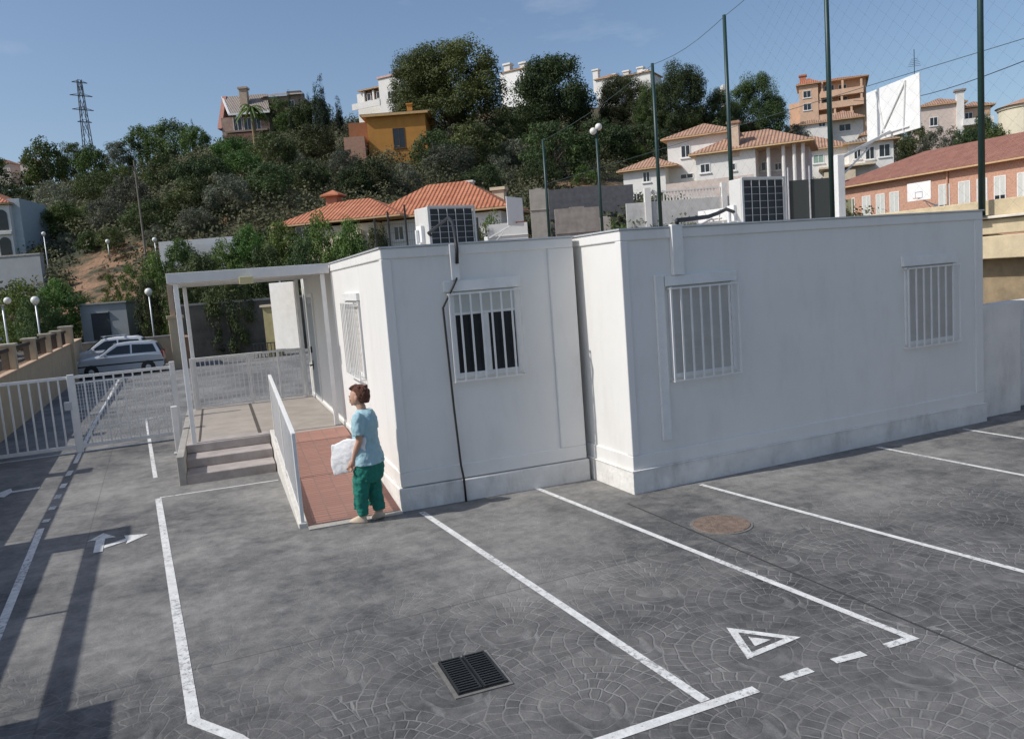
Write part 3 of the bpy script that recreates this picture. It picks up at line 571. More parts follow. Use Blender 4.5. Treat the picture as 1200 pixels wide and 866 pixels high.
mb=MB(); mb.box(17.9,54,61.5,62,-3,3.1); o=mb.build('terrace_wall',GREYB); tag(o,'grey block wall closing the far end of the court','wall')
# net poles, each its own thing
PL=['second from the right, rising out of the frame','rightmost, rising out of the frame','with its top just left of the white backboard pole','seen in front of the umbrella pines','in front of the white villa roof','thin distant one left of the globe lamp','thinnest, farthest away']
def yc(px): d=at(px,hor(px),1)-EYE; return d.y*17.02/d.x
for (y,z,lab) in ((yc(1151),11.6,'tall dark green net pole at the right in front of the school'),(yc(977),11.3,'tall dark green net pole beside the white backboard pole'),(yc(861),10.0,'dark green net pole rising in front of the villa chimney'),(yc(777),9.6,'dark green net pole in front of the left part of the villa'),(yc(647),8.6,'thin dark net pole in front of the block terrace walls, left of the globe lamp'),(8.2,11.6,'dark green net pole out by the right edge of the court')):
    if y<10: continue
    t=thing('net_pole',lab,'net pole',(17.02,y,3.06),0,'ball net poles along the court edge')
    MB().tube([(0,0,0),(0,0,z-3.06)],.075,10,r2=.055).build('pole',GREENM,t,smooth=True); MB().box(-.13,.13,-.13,.13,0,.02).build('base_plate',GREENM,t)
t=thing('globe_lamp','dark green mast with two white globe lamps behind the cabins','street lamp',(16.88,28.4,3.06))
MB().tube([(0,0,0),(0,0,5.0)],.07,8,r2=.05).build('mast',GREENM,t,smooth=True)
GLB=mat('opal_globe',(.75,.74,.68),.35,.03)
for dx,dz in ((-.14,4.95),(.12,5.12)): MB().sphere((dx,0,dz),.14).build('globe',GLB,t,smooth=True)
# fine net between the poles
mb=MB(); NT=mat('net_cord',(.03,.05,.05),.8,.1)
def wire(a,b,r=.006): mb.tube([a,b],r,3,cap=False)
ys=[5.0,yc(1151),yc(977),yc(861),yc(777),yc(647)]; zt=[11.5,11.5,11.25,9.95,9.55,8.55]
def top(y):
    for i in range(5):
        if ys[i]<=y<=ys[i+1]: 
            f=(y-ys[i])/(ys[i+1]-ys[i]); return zt[i]*(1-f)+zt[i+1]*f-.18*math.sin(PI*f)
    return 8.5
for i in range(5):
    n=6
    for k in range(n):
        a=ys[i]+(ys[i+1]-ys[i])*k/n; b=ys[i]+(ys[i+1]-ys[i])*(k+1)/n; wire((17.02,a,top(a)),(17.02,b,top(b)),.011)
        wire((17.02,a,6.6),(17.02,b,6.6),.009)
y=5.0
while y<25.2:
    for sg in (1,-1):
        pts=[]; z0=3.1 if sg>0 else None
        a=(17.02,y,3.1); h=8.2; b=(17.02,y+sg*h,3.1+h)
        yy=min(max(b[1],5.0),25.2); f=abs(yy-y); 
        zz=min(3.1+f,top(yy)); 
        if f>.3: wire(a,(17.02,y+sg*(zz-3.1),zz),.0011)
    y+=.42
z=3.5
while z<11.3:
    wire((17.02,5.0,z),(17.02,min(25.2,5+(top(8)-z)),min(top(8),z+20.2) if False else min(top(8),z+(top(8)-z))),.0011); z+=.42
o=mb.build('ball_net',NT); tag(o,'fine dark ball-stop netting hung between the green poles','net')
# overhead cable
mb=MB(); pts=[]
a=at(1260,48,17.4); b=at(1000,118,45)
mb.tube([a+(b-a)*(k/14)-Vector((0,0,.5*math.sin(PI*k/14))) for k in range(15)],.012,4); o=mb.build('overhead_cable',DARKM); tag(o,'dark overhead cable crossing the sky at the right','cable')
# basketball hoops
def hoop(label,base,rz,h,z0,bw=2.1,bh=1.3,arm=1.7,marks=False,pw=.2):
    t=thing('basketball_hoop',label,'basketball hoop',base,rz,'basketball hoops on the court')
    MB().box(-pw/2,pw/2,-pw/2,pw/2,0,h).build('post',WHITE2,t,bevel=.01)
    mb=MB(); mb.bar((0,0,h-.1),(arm,0,z0+.12),.07,.07).bar((0,0,h-.6),(arm*.6,0,h-.1+(z0+.12-h)*.5),.04,.04); mb.build('arm',GALV,t)
    MB().box(arm+.06,arm+.09,-bw/2,bw/2,z0,z0+bh).build('backboard',mat('board_white',(.82,.82,.8),.5,.03),t,bevel=.004)
    mb=MB(); x=arm+.035
    mb.bar((x,bw*.28,z0+bh*.95),(x,bw*.12,z0+.05),.035,.03).bar((x,-bw*.27,z0+bh*.95),(x,-bw*.22,z0+.05),.035,.03).bar((x,-bw*.27,z0+bh*.93),(x,bw*.22,z0+.08),.035,.03).bar((x,bw*.2,z0+.12),(x,-bw*.32,z0+.12),.03,.03); mb.build('brace',mat('pale_steel',(.74,.74,.72),.5,.05),t)
    mb=MB(); pts=[(arm+.34+.22*math.cos(a),.22*math.sin(a),z0+.15) for a in [2*PI*k/16 for k in range(17)]]; mb.tube(pts,.012,5); mb.bar((arm+.09,0,z0+.15),(arm+.14,0,z0+.15),.06,.06); mb.build('rim',mat('orange_rim',(.5,.12,.04)),t)
    if marks:
        mb=MB(); x=arm+.093
        for (a,b,c,d) in ((-.3,.3,.15,.19),(-.3,.3,.56,.60),(-.3,-.26,.19,.56),(.26,.3,.19,.56)): mb.box(x,x+.003,a,b,z0+c,z0+d)
        mb.build('target_square',mat('blue_grey_mark',(.25,.28,.36)),t)
    return t
hoop('large white basketball backboard seen from behind on its white post',(16.98,16.2,3.06),R(-15),2.0,2.42,2.25,1.36,1.5)
hoop('white backboard on the far side of the court in front of the school wall',(51.8,40.7,3.2),R(180),2.2,2.5,1.9,1.25,1.6,True)
hoop('distant white backboard with bracing struts behind the left cabin roof',(14.2,34.1,2.2),R(-55),2.2,2.55,1.4,1.25,1.5)
hoop('white steel hoop support with its board turned away beside the villa gate',(19.5,27.0,3.2),R(20),.5,1.0,1.4,.5,2.6)

# ================================================================= SCHOOL
Sc=thing('school_building','long pink brick school with red tiled roof behind the court','school',(56.2,53.0,3.1),R(-90))   # local x runs toward the camera side (-Y), facade faces -X
Sc.rotation_euler=(0,0,R(-90))
LS=44
def ux(px):
    d=at(px,hor(px),1)-EYE; return 53.0-d.y*56.2/d.x
S0=ux(972)
MB().box(S0,LS,0,11,-.3,5.0).build('wall',BRICKP,Sc)
def roofmesh(vs,fs,uvs,name,m,par,thick=0):
    me=bpy.data.meshes.new(name); me.from_pydata(vs,[],fs); me.update(); uvl=me.uv_layers.new(name='UVMap')
    for p in me.polygons:
        n=p.normal; h=Vector((-n.y,n.x,0)); h=h.normalized() if h.length>.01 else Vector((1,0,0)); v=n.cross(h)
        for li in p.loop_indices:
            c=me.vertices[me.loops[li].vertex_index].co; uvl.data[li].uv=(c.dot(h),c.dot(v))
    me.materials.append(m); o=bpy.data.objects.new(name,me); COL.objects.link(o); o.parent=par; return o
def hip(par,x0,x1,y0,y1,z,rise,m,ov=.5,name='roof',gable=False,axis=None,t=.14,fascia=None):
    x0-=ov;x1+=ov;y0-=ov;y1+=ov; w=x1-x0;d=y1-y0
    ax=axis or ('x' if w>=d else 'y')
    k=0 if gable else min(w,d)/2
    if ax=='x': r0=(x0+k,(y0+y1)/2,z+rise); r1=(x1-k,(y0+y1)/2,z+rise)
    else: r0=((x0+x1)/2,y0+k,z+rise); r1=((x0+x1)/2,y1-k,z+rise)
    vs=[(x0,y0,z),(x1,y0,z),(x1,y1,z),(x0,y1,z),r0,r1,(x0,y0,z-t),(x1,y0,z-t),(x1,y1,z-t),(x0,y1,z-t)]
    fs=([(0,1,5,4),(1,2,5),(2,3,4,5),(3,0,4)] if ax=='x' else [(0,1,4),(1,2,5,4),(2,3,5),(3,0,4,5)])
    o=roofmesh(vs[:6],fs,None,name,m,par)
    MB().box(x0+.02,x1-.02,y0+.02,y1-.02,z-t,z-.004).build('eaves',fascia or TRIM,par)
    return o
hip(Sc,S0,LS,0,11,5.0,2.4,TILE3,ov=.6)
def window(par,F,x0,x1,z0,z1,shut=0,fm=None,gm=None,sill=True,split=True):
    fr=MB(F); t=.07; fr.box(x0,x1,-.05,.06,z0,z0+t).box(x0,x1,-.05,.06,z1-t,z1).box(x0,x0+t,-.05,.06,z0+t,z1-t).box(x1-t,x1,-.05,.06,z0+t,z1-t)
    if split: fr.box((x0+x1)/2-.03,(x0+x1)/2+.03,-.04,.06,z0+t,z1-t)
    if sill: fr.box(x0-.1,x1+.1,-.12,.02,z0-.1,z0)
    w=fr.build('window',fm or WHITE2,par)
    zs=z1-t-(z1-z0-2*t)*shut
    if zs>z0+t+.02: MB(F).box(x0+t,x1-t,-.012,.04,z0+t,zs).build('pane',gm or GLASS,w)
    if shut>0: MB(F).box(x0+t,x1-t,-.035,.04,zs,z1-t).build('shutter',SHUT,w)
    return w
FS=face((0,0,0),(1,0,0))
def ux(px): # position along the facade that is sighted at px
    d=at(px,hor(px),1)-EYE; t=56.2/d.x; return 53.0-d.y*t
for a,b,sh in ((983.5,989,.95),(1000,1003.5,.95),(1012,1022,.95),(1028,1038.5,.95),(1044,1055,.95),(1101,1114,.8),(1124,1138,.98),(1145.5,1158,.98),(1165.5,1179.5,.7),(1192.5,1207,.98)):
    window(Sc,FS,ux(a),ux(b),2.35-.4,4.2-.25,sh)
MB(FS).box(ux(992),ux(1003),-.04,.02,1.4,3.9).build('door',mat('green_brown_door',(.2,.2,.12)),Sc)
mb=MB(FS); mb.tube([(ux(1112),-.1,4.9),(ux(1112),-.1,2.2)],.07,6); mb.build('downpipe',BRICKP,Sc)

# ================================================================= HOUSES : local x = right as seen, y = away, z = up
def house(name,label,px,py,D,rot=0,cat='house',group='hillside houses'):
    p=at(px,py,D); t=thing(name,label,cat,p,-YAW+rot,group); t['s_']=D/FPX; del t['s_']
    s=D/FPX; sx=s/math.cos(rot)
    cv=lambda x,y:((x-px)*sx,(py-y-.0762*(x-px))*s)
    return t,sx,cv
def wbox(par,x0,x1,y0,y1,z0,z1,m,name='wall'): return MB().box(x0,x1,y0,y1,z0,z1).build(name,m,par)
def winpx(par,cv,boxes,v=0,**k):
    for (a,b,c,d) in boxes:
        x0,z1=cv(a,c); x1,_=cv(b,c); _,z0=cv(a,d); window(par,face((0,v,0),(1,0,0)),x0,x1,z0,z1,**k)
def chimney(par,x,y,z0,z1,w,m,capm=None):
    MB().box(x-w/2,x+w/2,y-w/2,y+w/2,z0,z1).build('chimney',m,par); MB().box(x-w*.65,x+w*.65,y-w*.65,y+w*.65,z1,z1+w*.25).build('chimney_cap',capm or m,par)

# red roofed bungalow behind the cabin
t,s,cv=house('bungalow','bungalow with bright orange-red hipped tile roof behind the cabins',333,300,60,R(-14))
X=lambda px:(px-333)*s
ze=cv(452,263)[1]
wbox(t,X(455),X(590),0,7,-3,ze,RENDER_W); wbox(t,X(345),X(456),-1.4,5,-3,cv(400,268)[1],RENDER_C)
hip(t,X(345),X(480),-1.4,5,cv(345,268)[1]+.1,1.7,TILE,ov=.55); hip(t,X(440),X(592),0,7.0,ze+.25,2.45,TILE,ov=.6)
mb=MB(); xs,zs=cv(386,236); mb.box(xs-.45,xs+.45,1.6,2.5,zs-1.0,zs+.35); mb.build('chimney',mat('chimney_brick',(.42,.17,.10)),t)
mb=MB(); mb.box(xs-.75,xs+.75,1.3,2.8,zs+.35,zs+.45); mb.add([(xs-.75,1.3,zs+.45),(xs+.75,1.3,zs+.45),(xs+.75,2.8,zs+.45),(xs-.75,2.8,zs+.45),(xs,2.05,zs+.85)],[(0,1,4),(1,2,4),(2,3,4),(3,0,4)]); mb.build('chimney_roof',TILE,t)
chimney(t,X(541),4.0,ze+1.4,ze+2.6,.55,RENDER_W); chimney(t,X(571),5.0,ze+.6,ze+1.9,.9,RENDER_C)
winpx(t,cv,[(468,480,268,284),(500,514,266,282)]); window(t,face((0,-1.4,0),(1,0,0)),X(362),X(378),.8,1.9)
mb=MB(); mb.box(X(428),X(442),-1.9,-1.4,-3,cv(430,272)[1]-.1); mb.build('porch_pillar',RENDER_C,t)
# chain link fence posts in front of it
Fn=thing('mesh_fence','thin dark mesh fence with spaced posts in front of the orange-red roof','fence',place(440,36,3.2),-YAW)
sF=36/FPX; 
for x,h in ((446,2.2),(462,2.45),(482,2.7),(505,2.3),(531,2.4),(565,1.9)):
    MB().tube([((x-440)*sF,0,-1.5),((x-440)*sF,0,h+.15)],.045,6).build('post',DARKM,Fn)
mb=MB()
for k in range(9): mb.bar(((446-440)*sF,0,-1+k*.38),((565-440)*sF,0,-1+k*.38),.008,.008)
for k in range(46): x=(446-440)*sF+k*.1*1.0; mb.bar((x,0,-1),(x,0,2.1),.006,.006)
mb.build('mesh',DARKM,Fn)

# ochre house
t,s,cv=house('villa','ochre yellow cube house with a low tiled roof and one dark window',435,200,105)
X=lambda px:(px-435)*s
zt=cv(435,140)[1]
wbox(t,0,X(503),0,8,-6,zt,RENDER_O); wbox(t,X(411),X(436),1.5,8,-6,cv(411,144)[1],mat('dark_ochre',(.30,.13,.06),.9,.1))
MB().box(X(430),X(507),-.5,8.5,zt,zt+.22).build('eaves',mat('ochre_eaves',(.55,.36,.15)),t); hip(t,X(432),X(505),0,8,zt+.36,.9,TILE2,ov=.5)
winpx(t,cv,[(464,478,152,175)],fm=mat('brown_frame',(.12,.05,.02))); chimney(t,X(485),1.5,zt+.5,zt+1.5,.7,RENDER_O)
wbox(t,X(408),X(432),-1,1.4,cv(408,168)[1]-6,cv(408,164)[1],mat('pink_terrace',(.4,.22,.15)),'terrace')
# chalet style house at left on the ridge
t,s,cv=house('hillside_house','house on the ridge with a steep pale tiled roof and glazed gallery',257,172,140)
X=lambda px:(px-257)*s
z1=cv(275,137)[1]; z2=cv(262,108)[1]
wbox(t,X(262),X(318),.2,8,-6,z1-.2,mat('dusky_brick',(.36,.25,.20),.9,.2,2))
mb=MB(); mb.add([(X(257),0,z1-2),(X(257),9,z1-2),(X(257),9,z2),(X(257),4.5,z2),(X(262),0,z1-2),(X(262),9,z1-2),(X(262),9,z2),(X(262),4.5,z2)],[(0,3,2,1),(4,5,6,7),(0,4,7,3)]); mb.build('gable_wall',mat('brick_gable',(.35,.16,.12)),t,fix=True)
roofmesh([(X(274),-1.0,z1+.1),(X(322),-1.0,z1+.1),(X(310),5.0,z2),(X(256),5.0,z2),(X(256),9.5,z2-1.8),(X(310),9.5,z2-1.8)],[(0,1,2,3),(3,2,5,4)],None,'roof',TILE4,t)
mb=MB(); mb.bar((X(275),-1.05,z1),(X(256),5,z2-.05),.28,.35); mb.bar((X(274),-1.05,z1-.0),(X(322),-1.05,z1-.0),.25,.3); mb.build('bargeboard',WHITE2,t)
winpx(t,cv,[(276,286,139,154),(288,297,139,154),(299,308,138,153)],v=.2,sill=False)
MB().box(X(270),X(318),-1.6,.2,cv(276,158)[1],cv(276,156)[1]).build('balcony',RENDER_T,t); 
mb=MB(); mb.box(X(270),X(312),-1.5,-.6,-7,cv(272,158)[1]-.2); mb.build('balcony_base',mat('reddish_base',(.22,.10,.07)),t)
chimney(t,X(288),2.2,z1,cv(288,104)[1],1.3,mat('chimney_tan',(.42,.32,.24)))
za=cv(305,112)[1]
wbox(t,X(306),X(354),3,10,-6,za,RENDER_T); roofmesh([(X(303),2.4,za),(X(357),2.4,za),(X(348),8,za+1.7),(X(314),8,za+1.7)],[(0,1,2,3)],None,'roof',TILE4,t); MB().box(X(332),X(349),6,9,za+.8,cv(335,100)[1]).build('roof_tower',mat('dark_tank',(.12,.1,.09)),t)
winpx(t,cv,[(322,329,116,124),(338,345,115,123)],v=3)
# white house with shaded porch
t,s,cv=house('hillside_house','white house with a shaded brown porch left of the large umbrella pine',421,142,135,R(-28))
X=lambda px:(px-421)*s
wbox(t,0,X(462),0,8,-8,cv(421,112)[1],RENDER_W); wbox(t,X(456),X(483),-1.5,6,-8,cv(456,101)[1],RENDER_W)
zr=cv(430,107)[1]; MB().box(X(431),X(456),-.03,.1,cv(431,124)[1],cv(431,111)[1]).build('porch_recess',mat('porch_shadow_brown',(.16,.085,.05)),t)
for x in (431,443,455): MB().box(X(x)-.15,X(x)+.15,-.35,-.05,cv(x,124)[1],cv(x,110)[1]).build('porch_column',RENDER_W,t)
hip(t,X(427),X(458),-.3,8,cv(427,109)[1],.9,TILE2,ov=.4); MB().box(X(455),X(484),-1.7,6.2,cv(456,101)[1],cv(456,101)[1]+.3).build('parapet',mat('pinkish_trim',(.55,.35,.3)),t)
mb=MB(); mb.box(0,X(456),-1.6,-1.45,cv(421,132)[1],cv(421,125)[1]); mb.build('terrace_parapet',RENDER_W,t); winpx(t,cv,[(434,439,113,121),(446,453,112,120)],v=-.05,sill=False,split=False); winpx(t,cv,[(466,474,116,124)],v=-1.5)
chimney(t,X(473),2,cv(473,101)[1],cv(473,90)[1],1.3,RENDER_W)
# white terraces behind pines
t,s,cv=house('apartment_block','tall white building seen between the two darkest umbrella pines',592,135,168,R(-30))
X=lambda px:(px-592)*s
wbox(t,-.6,X(621),0,8,-8,cv(592,87)[1],mat('bright_white_render',(.84,.83,.80),.8,.03)); hip(t,0,X(618),0,8,cv(592,87)[1],1.0,TILE2,ov=.3); chimney(t,X(597),1,cv(597,87)[1],cv(597,79)[1],1.4,RENDER_W); chimney(t,X(615),1,cv(615,87)[1],cv(615,80)[1],1.4,RENDER_W); winpx(t,cv,[(606,611,98,106)])
t,s,cv=house('apartment_block','long white terrace with many white chimneys on the skyline behind the pines',690,135,172,R(-30))
X=lambda px:(px-690)*s
wbox(t,X(700),X(722),0,9,-8,cv(705,97)[1],RENDER_W); wbox(t,X(722),X(752),3,10,-8,cv(725,94)[1],RENDER_W)
hip(t,X(700),X(722),0,9,cv(705,96)[1],1.1,TILE2,ov=.4); hip(t,X(722),X(752),3,10,cv(725,93)[1],1.0,TILE2,ov=.4)
for x,y in ((693,82),(712,90),(726,88),(741,86),(746,90)): chimney(t,X(x),4,cv(x,108)[1],cv(x,y)[1],1.2,RENDER_W)
winpx(t,cv,[(706,713,105,114)]); winpx(t,cv,[(730,736,100,107)],v=3)
t,s,cv=house('tower_house','small white chimney-like house top just above the tall pine at the pole',848,125,160)
wbox(t,0,.9,0,2,-3,cv(848,100)[1],RENDER_W)
# villa
t,s,cv=house('villa','large white two-storey villa with terracotta hipped roofs above the court',733,252,78,R(-24))
X=lambda px:(px-733)*s
za=cv(733,203)[1]
wbox(t,0,X(778),0,7,-4,za,RENDER_W); hip(t,0,X(786),0,7,za+.1,1.3,TILE2,ov=.55)
zb=cv(778,168)[1]; wbox(t,X(778),X(845),1.5,9,-4,zb,RENDER_W); hip(t,X(778),X(845),1.5,9,zb+.1,1.5,TILE2,ov=.55)
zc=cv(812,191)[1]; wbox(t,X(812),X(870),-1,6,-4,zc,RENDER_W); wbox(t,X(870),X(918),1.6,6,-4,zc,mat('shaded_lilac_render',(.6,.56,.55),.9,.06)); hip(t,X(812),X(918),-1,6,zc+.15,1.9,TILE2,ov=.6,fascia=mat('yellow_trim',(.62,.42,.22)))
for x in (868,882,896,906,914): MB().tube([(X(x),-.8,-2),(X(x),-.8,zc)],.16,8).build('porch_column',RENDER_W,t)
chimney(t,X(850),-.6,zc-.5,cv(850,159)[1],.9,mat('cream_chimney',(.6,.45,.33)),TILE2)
winpx(t,cv,[(754,762,204,216)]); winpx(t,cv,[(792,802,175,189)],v=1.5); winpx(t,cv,[(790,804,207,213)],v=1.5,sill=False); winpx(t,cv,[(816,826,200,210),(845,851,201,209)],v=-1); winpx(t,cv,[(872,881,198,208),(885,892,200,208)],v=1.6)
winpx(t,cv,[(743,750,228,238)],sill=False)
mb=MB(); mb.box(X(786),X(870),-3.2,-3.0,-2,cv(790,222)[1]); mb.build('terrace_parapet',mat('pinkish_render',(.6,.5,.44)),t)
# villa garden fence/wall
Gw=thing('garden_wall','low white garden wall with balustrade and gate pillars below the villa','wall',at(733,262,56),-YAW)
s=56/FPX; X=lambda px:(px-733)*s
mb=MB(); mb.box(X(735),X(990),0,.25,-2,1.35); mb.build('wall',mat('white_weathered',(.6,.59,.56),.9,.1,2,stain=.4),Gw)
for x0,x1 in ((757,764),(847,853),(918,922)): MB().box(X(x0),X(x1),-.15,.4,-2,2.3).build('pillar',RENDER_W,Gw)
mb=MB()
for k in range(int((X(845)-X(768))/.22)): x=X(768)+k*.22; mb.box(x,x+.08,.08,.16,1.35,1.95)
mb.box(X(764),X(847),.05,.2,1.95,2.05); mb.build('balustrade',RENDER_W,Gw)
Gf=thing('mesh_fence','dark green mesh fence right of the villa pillars','fence',at(925,262,50),-YAW); s=50/FPX
MB().box(0,50*s,0,.04,-1,2.6).build('mesh',mat('dark_mesh',(.06,.07,.065),.9,.2,20),Gf); 
for x in (0,25,50): MB().tube([(x*s,-.05,-1),(x*s,-.05,3.4)],.05,6).build('post',GALV,Gf)
# block terrace walls
for (px,py,D,w,h,lab) in ((622,250,55,22,27,'pale stone terrace wall beside the distant backboard'),(641,262,60,103,38,'long dark grey block terrace wall below the scrub slope'),(652,278,50,52,32,'stained grey-beige concrete panel wall just above the cabin roofs'),(705,277,48,12,22,'small pale block wall piece right of the globe lamp mast'),(571,280,44,48,16,'broken white wall ends by the struts of the distant backboard')):
    p=at(px,py,D); s=D/FPX; t=thing('terrace_wall',lab,'wall',p,-YAW,'terrace walls below the slope')
    m=[mat('pale_stone',(.42,.38,.33),.9,.12,2,.3,8,stain=.3),mat('dark_block',(.12,.12,.125),.9,.2,3,.3,10),GREYB,mat('pale_stone',(1,1,1)),RENDER_W][(622,641,652,705,571).index(px)]
    mb=MB(); n=3; 
    for k in range(n): mb.box(w*s*k/n,w*s*(k+1)/n,.0,.35,-3,h*s+.06*k*0+(.0762*w*s*0)+[0,.12,-.05][k%3]*h*s*.3)
    mb.build('wall',m,t)
    mb=MB(); mb.box(-.03,w*s+.03,-.05,.4,h*s-.9*h*s,h*s-.88*h*s); mb.build('course',m,t)
# tall peach house
t,s,cv=house('tower_house','tall peach-orange house with stacked balconies and corner turret',925,180,150,R(-22))
X=lambda px:(px-925)*s
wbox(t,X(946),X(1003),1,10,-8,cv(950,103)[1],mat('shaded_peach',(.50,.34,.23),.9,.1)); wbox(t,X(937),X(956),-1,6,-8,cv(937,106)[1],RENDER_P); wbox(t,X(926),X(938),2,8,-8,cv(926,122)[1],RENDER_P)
hip(t,X(937),X(956),-1,6,cv(937,105)[1],1.3,TILE,ov=.5); hip(t,X(950),X(1003),0,10,cv(950,103)[1],1.2,TILE,ov=.5); chimney(t,X(941),1.5,cv(941,104)[1],cv(941,93)[1],1.1,mat('chimney_brick',(.42,.17,.1)))
for k,(a,b,y) in enumerate(((958,1000,114),(956,1000,127),(952,990,140))):
    MB().box(X(a),X(b),-.9,1,cv(a,y+7)[1],cv(a,y)[1]).build('balcony',RENDER_P,t)
    for x in (a+1,(a+b)//2,b-3): MB().box(X(x),X(x)+.35,-.8,-.5,cv(x,y)[1],cv(x,y-11)[1]).build('column',RENDER_P,t)
winpx(t,cv,[(962,972,106,114),(976,984,106,114),(960,970,119,127),(976,985,120,128)],v=1); winpx(t,cv,[(941,949,112,120),(941,949,126,134)],v=-1)
# white rounded house below it
t,s,cv=house('hillside_house','white house with red tiled canopy roofs just below the tall peach house',938,185,125,R(-20))
X=lambda px:(px-938)*s
wbox(t,X(950),X(1002),0,8,-8,cv(955,146)[1],RENDER_W); hip(t,X(965),X(1000),-1,8,cv(965,146)[1],1.6,TILE2,ov=.5); wbox(t,X(935),X(968),-3,0,-8,cv(938,152)[1],RENDER_W); hip(t,X(935),X(965),-3,2,cv(938,151)[1],.9,TILE2,ov=.4); winpx(t,cv,[(957,964,150,155)],v=-3,sill=False); winpx(t,cv,[(978,990,150,158)])
t,s,cv=house('hillside_house','low house with a weathered red roof between pines and the villa chimney',893,180,118)
X=lambda px:(px-893)*s
wbox(t,0,X(920),0,6,-8,cv(893,168)[1],RENDER_C); hip(t,0,X(920),0,6,cv(893,167)[1],1.7,TILE3,ov=.5); winpx(t,cv,[(898,903,170,175)])
# white house mid right
t,s,cv=house('hillside_house','white two-storey house with green-shuttered windows left of the school',918,238,92,R(-20))
X=lambda px:(px-918)*s
zz=cv(925,181)[1]
wbox(t,0,X(985),0,8,-6,zz,RENDER_W); hip(t,0,X(985),0,8,zz+.1,1.9,TILE2,ov=.5); wbox(t,X(985),X(1028),-1,7,-6,cv(985,176)[1],RENDER_W); hip(t,X(985),X(1028),-1,7,cv(985,175)[1],.8,TILE4,ov=.6)
winpx(t,cv,[(931,940,185,194),(922,928,188,196)]); winpx(t,cv,[(950,961,185,195)],gm=mat('green_shutter',(.25,.36,.3))); winpx(t,cv,[(990,997,180,193),(1001,1010,180,194),(1014,1025,178,192)],v=-1); winpx(t,cv,[(942,948,214,221)])
wbox(t,X(960),X(990),-3,-.5,-6,cv(960,208)[1],RENDER_C,'garden_wall'); MB().box(X(955),X(1010),-2.6,0,cv(955,204)[1],cv(955,202)[1]).build('canopy',RENDER_C,t)
t,s,cv=house('hillside_house','small pink-white house partly hidden behind the big backboard',1010,185,108,R(-20))
X=lambda px:(px-1010)*s
wbox(t,0,X(1030),0,6,-6,cv(1010,160)[1],mat('pinkish_render',(.6,.5,.44))); wbox(t,X(1022),X(1052),2,7,-6,cv(1022,150)[1],RENDER_C); hip(t,0,X(1030),0,6,cv(1010,159)[1],.9,TILE2,ov=.3); winpx(t,cv,[(1013,1018,165,171)])
# pinkish villa at right
t,s,cv=house('hillside_house','pale pink villa with a white square chimney tower above the school roof',1078,180,118,R(-20))
X=lambda px:(px-1078)*s
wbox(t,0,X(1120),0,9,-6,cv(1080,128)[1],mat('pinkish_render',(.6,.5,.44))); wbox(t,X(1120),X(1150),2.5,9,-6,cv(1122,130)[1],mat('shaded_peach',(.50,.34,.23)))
hip(t,0,X(1122),0,9,cv(1080,127)[1],1.3,TILE2,ov=.4); hip(t,X(1120),X(1152),2.5,9,cv(1122,128)[1],1.0,TILE2,ov=.4); MB().box(X(1114),X(1121),-.4,.6,cv(1114,162)[1],cv(1114,113)[1]).build('chimney',RENDER_W,t); MB().box(X(1112),X(1123),-.6,.9,cv(1114,113)[1],cv(1114,111)[1]).build('chimney_cap',TILE4,t)
MB().box(X(1119),X(1148),-1,2.4,cv(1120,152)[1],cv(1120,145)[1]).build('balcony',RENDER_W,t); winpx(t,cv,[(1125,1133,134,143),(1138,1145,135,144)],v=2.5); winpx(t,cv,[(1088,1096,140,150)])
mb=MB(); x=X(1074); z=cv(1074,88)[1]; mb.tube([(x,0,cv(1074,128)[1]),(x,0,cv(1074,62)[1])],.05,5)
for k in range(5): mb.bar((x-.9+.12*k,0,z+1.9-.0*k+k*.25-1),(x+.9-.12*k,0,z+1.9+k*.25-1),.04,.04)
mb.build('aerial',DARKM,t)
t,s,cv=house('hillside_house','cream rounded house cut off by the right edge of the picture',1181,175,100,R(-15))
X=lambda px:(px-1181)*s
mb=MB(); mb.lathe((3.2,3.2,0),[(3.2,-6),(3.2,cv(1183,128)[1]),(3.35,cv(1183,127)[1]),(3.35,cv(1183,124)[1])],28); mb.build('wall',mat('pale_cream',(.68,.62,.48),.9,.05),t); mb=MB(); mb.lathe((3.2,3.2,0),[(3.6,cv(1183,124)[1]),(.4,cv(1183,124)[1]+1.0)],28); mb.build('roof',TILE2,t); wbox(t,3.2,12,0,7,-6,cv(1183,127)[1],RENDER_C)
# left edge building and grey retaining wall
t,s,cv=house('apartment_block','grey-white building with arched windows cut off by the left edge',-60,312,72,R(10))
X=lambda px:(px+60)*s
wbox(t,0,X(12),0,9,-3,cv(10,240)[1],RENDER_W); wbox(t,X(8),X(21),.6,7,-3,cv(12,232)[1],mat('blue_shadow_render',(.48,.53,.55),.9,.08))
hip(t,0,X(10),0,9,cv(5,238)[1],1.6,TILE,ov=.4)
for (z0,z1) in ((246,270),(278,300)):
    xa=X(-3);xb=X(9); za,zb=cv(0,z1)[1],cv(0,z0)[1]; mb=MB(); r=(xb-xa)/2; pts=[(xa,za),(xb,za)]+[(xa+r+r*math.cos(a),zb-r+r*math.sin(a)) for a in [PI*k/8 for k in range(9)]]
    mb.prism_y(pts,-.06,.05); mb.build('window',GLASS,t,fix=True)
MB().box(0,X(12),-.25,.0,cv(0,275)[1],cv(0,272)[1]).build('cornice',RENDER_W,t)
Rt=thing('retaining_wall','broad plain grey retaining wall at the left above the hedge','wall',at(-60,345,62),-YAW); s=62/FPX
MB().box(0,112*s,0,.5,-4,38*s).build('wall',GREYW,Rt); MB().box(0,112*s+.05,-.05,.55,38*s,38*s+.12).build('coping',CONC,Rt)
Rt=thing('terrace_wall','long pale grey terrace wall above the bushes left of the canopy','wall',at(188,304,58),-YAW); s=58/FPX
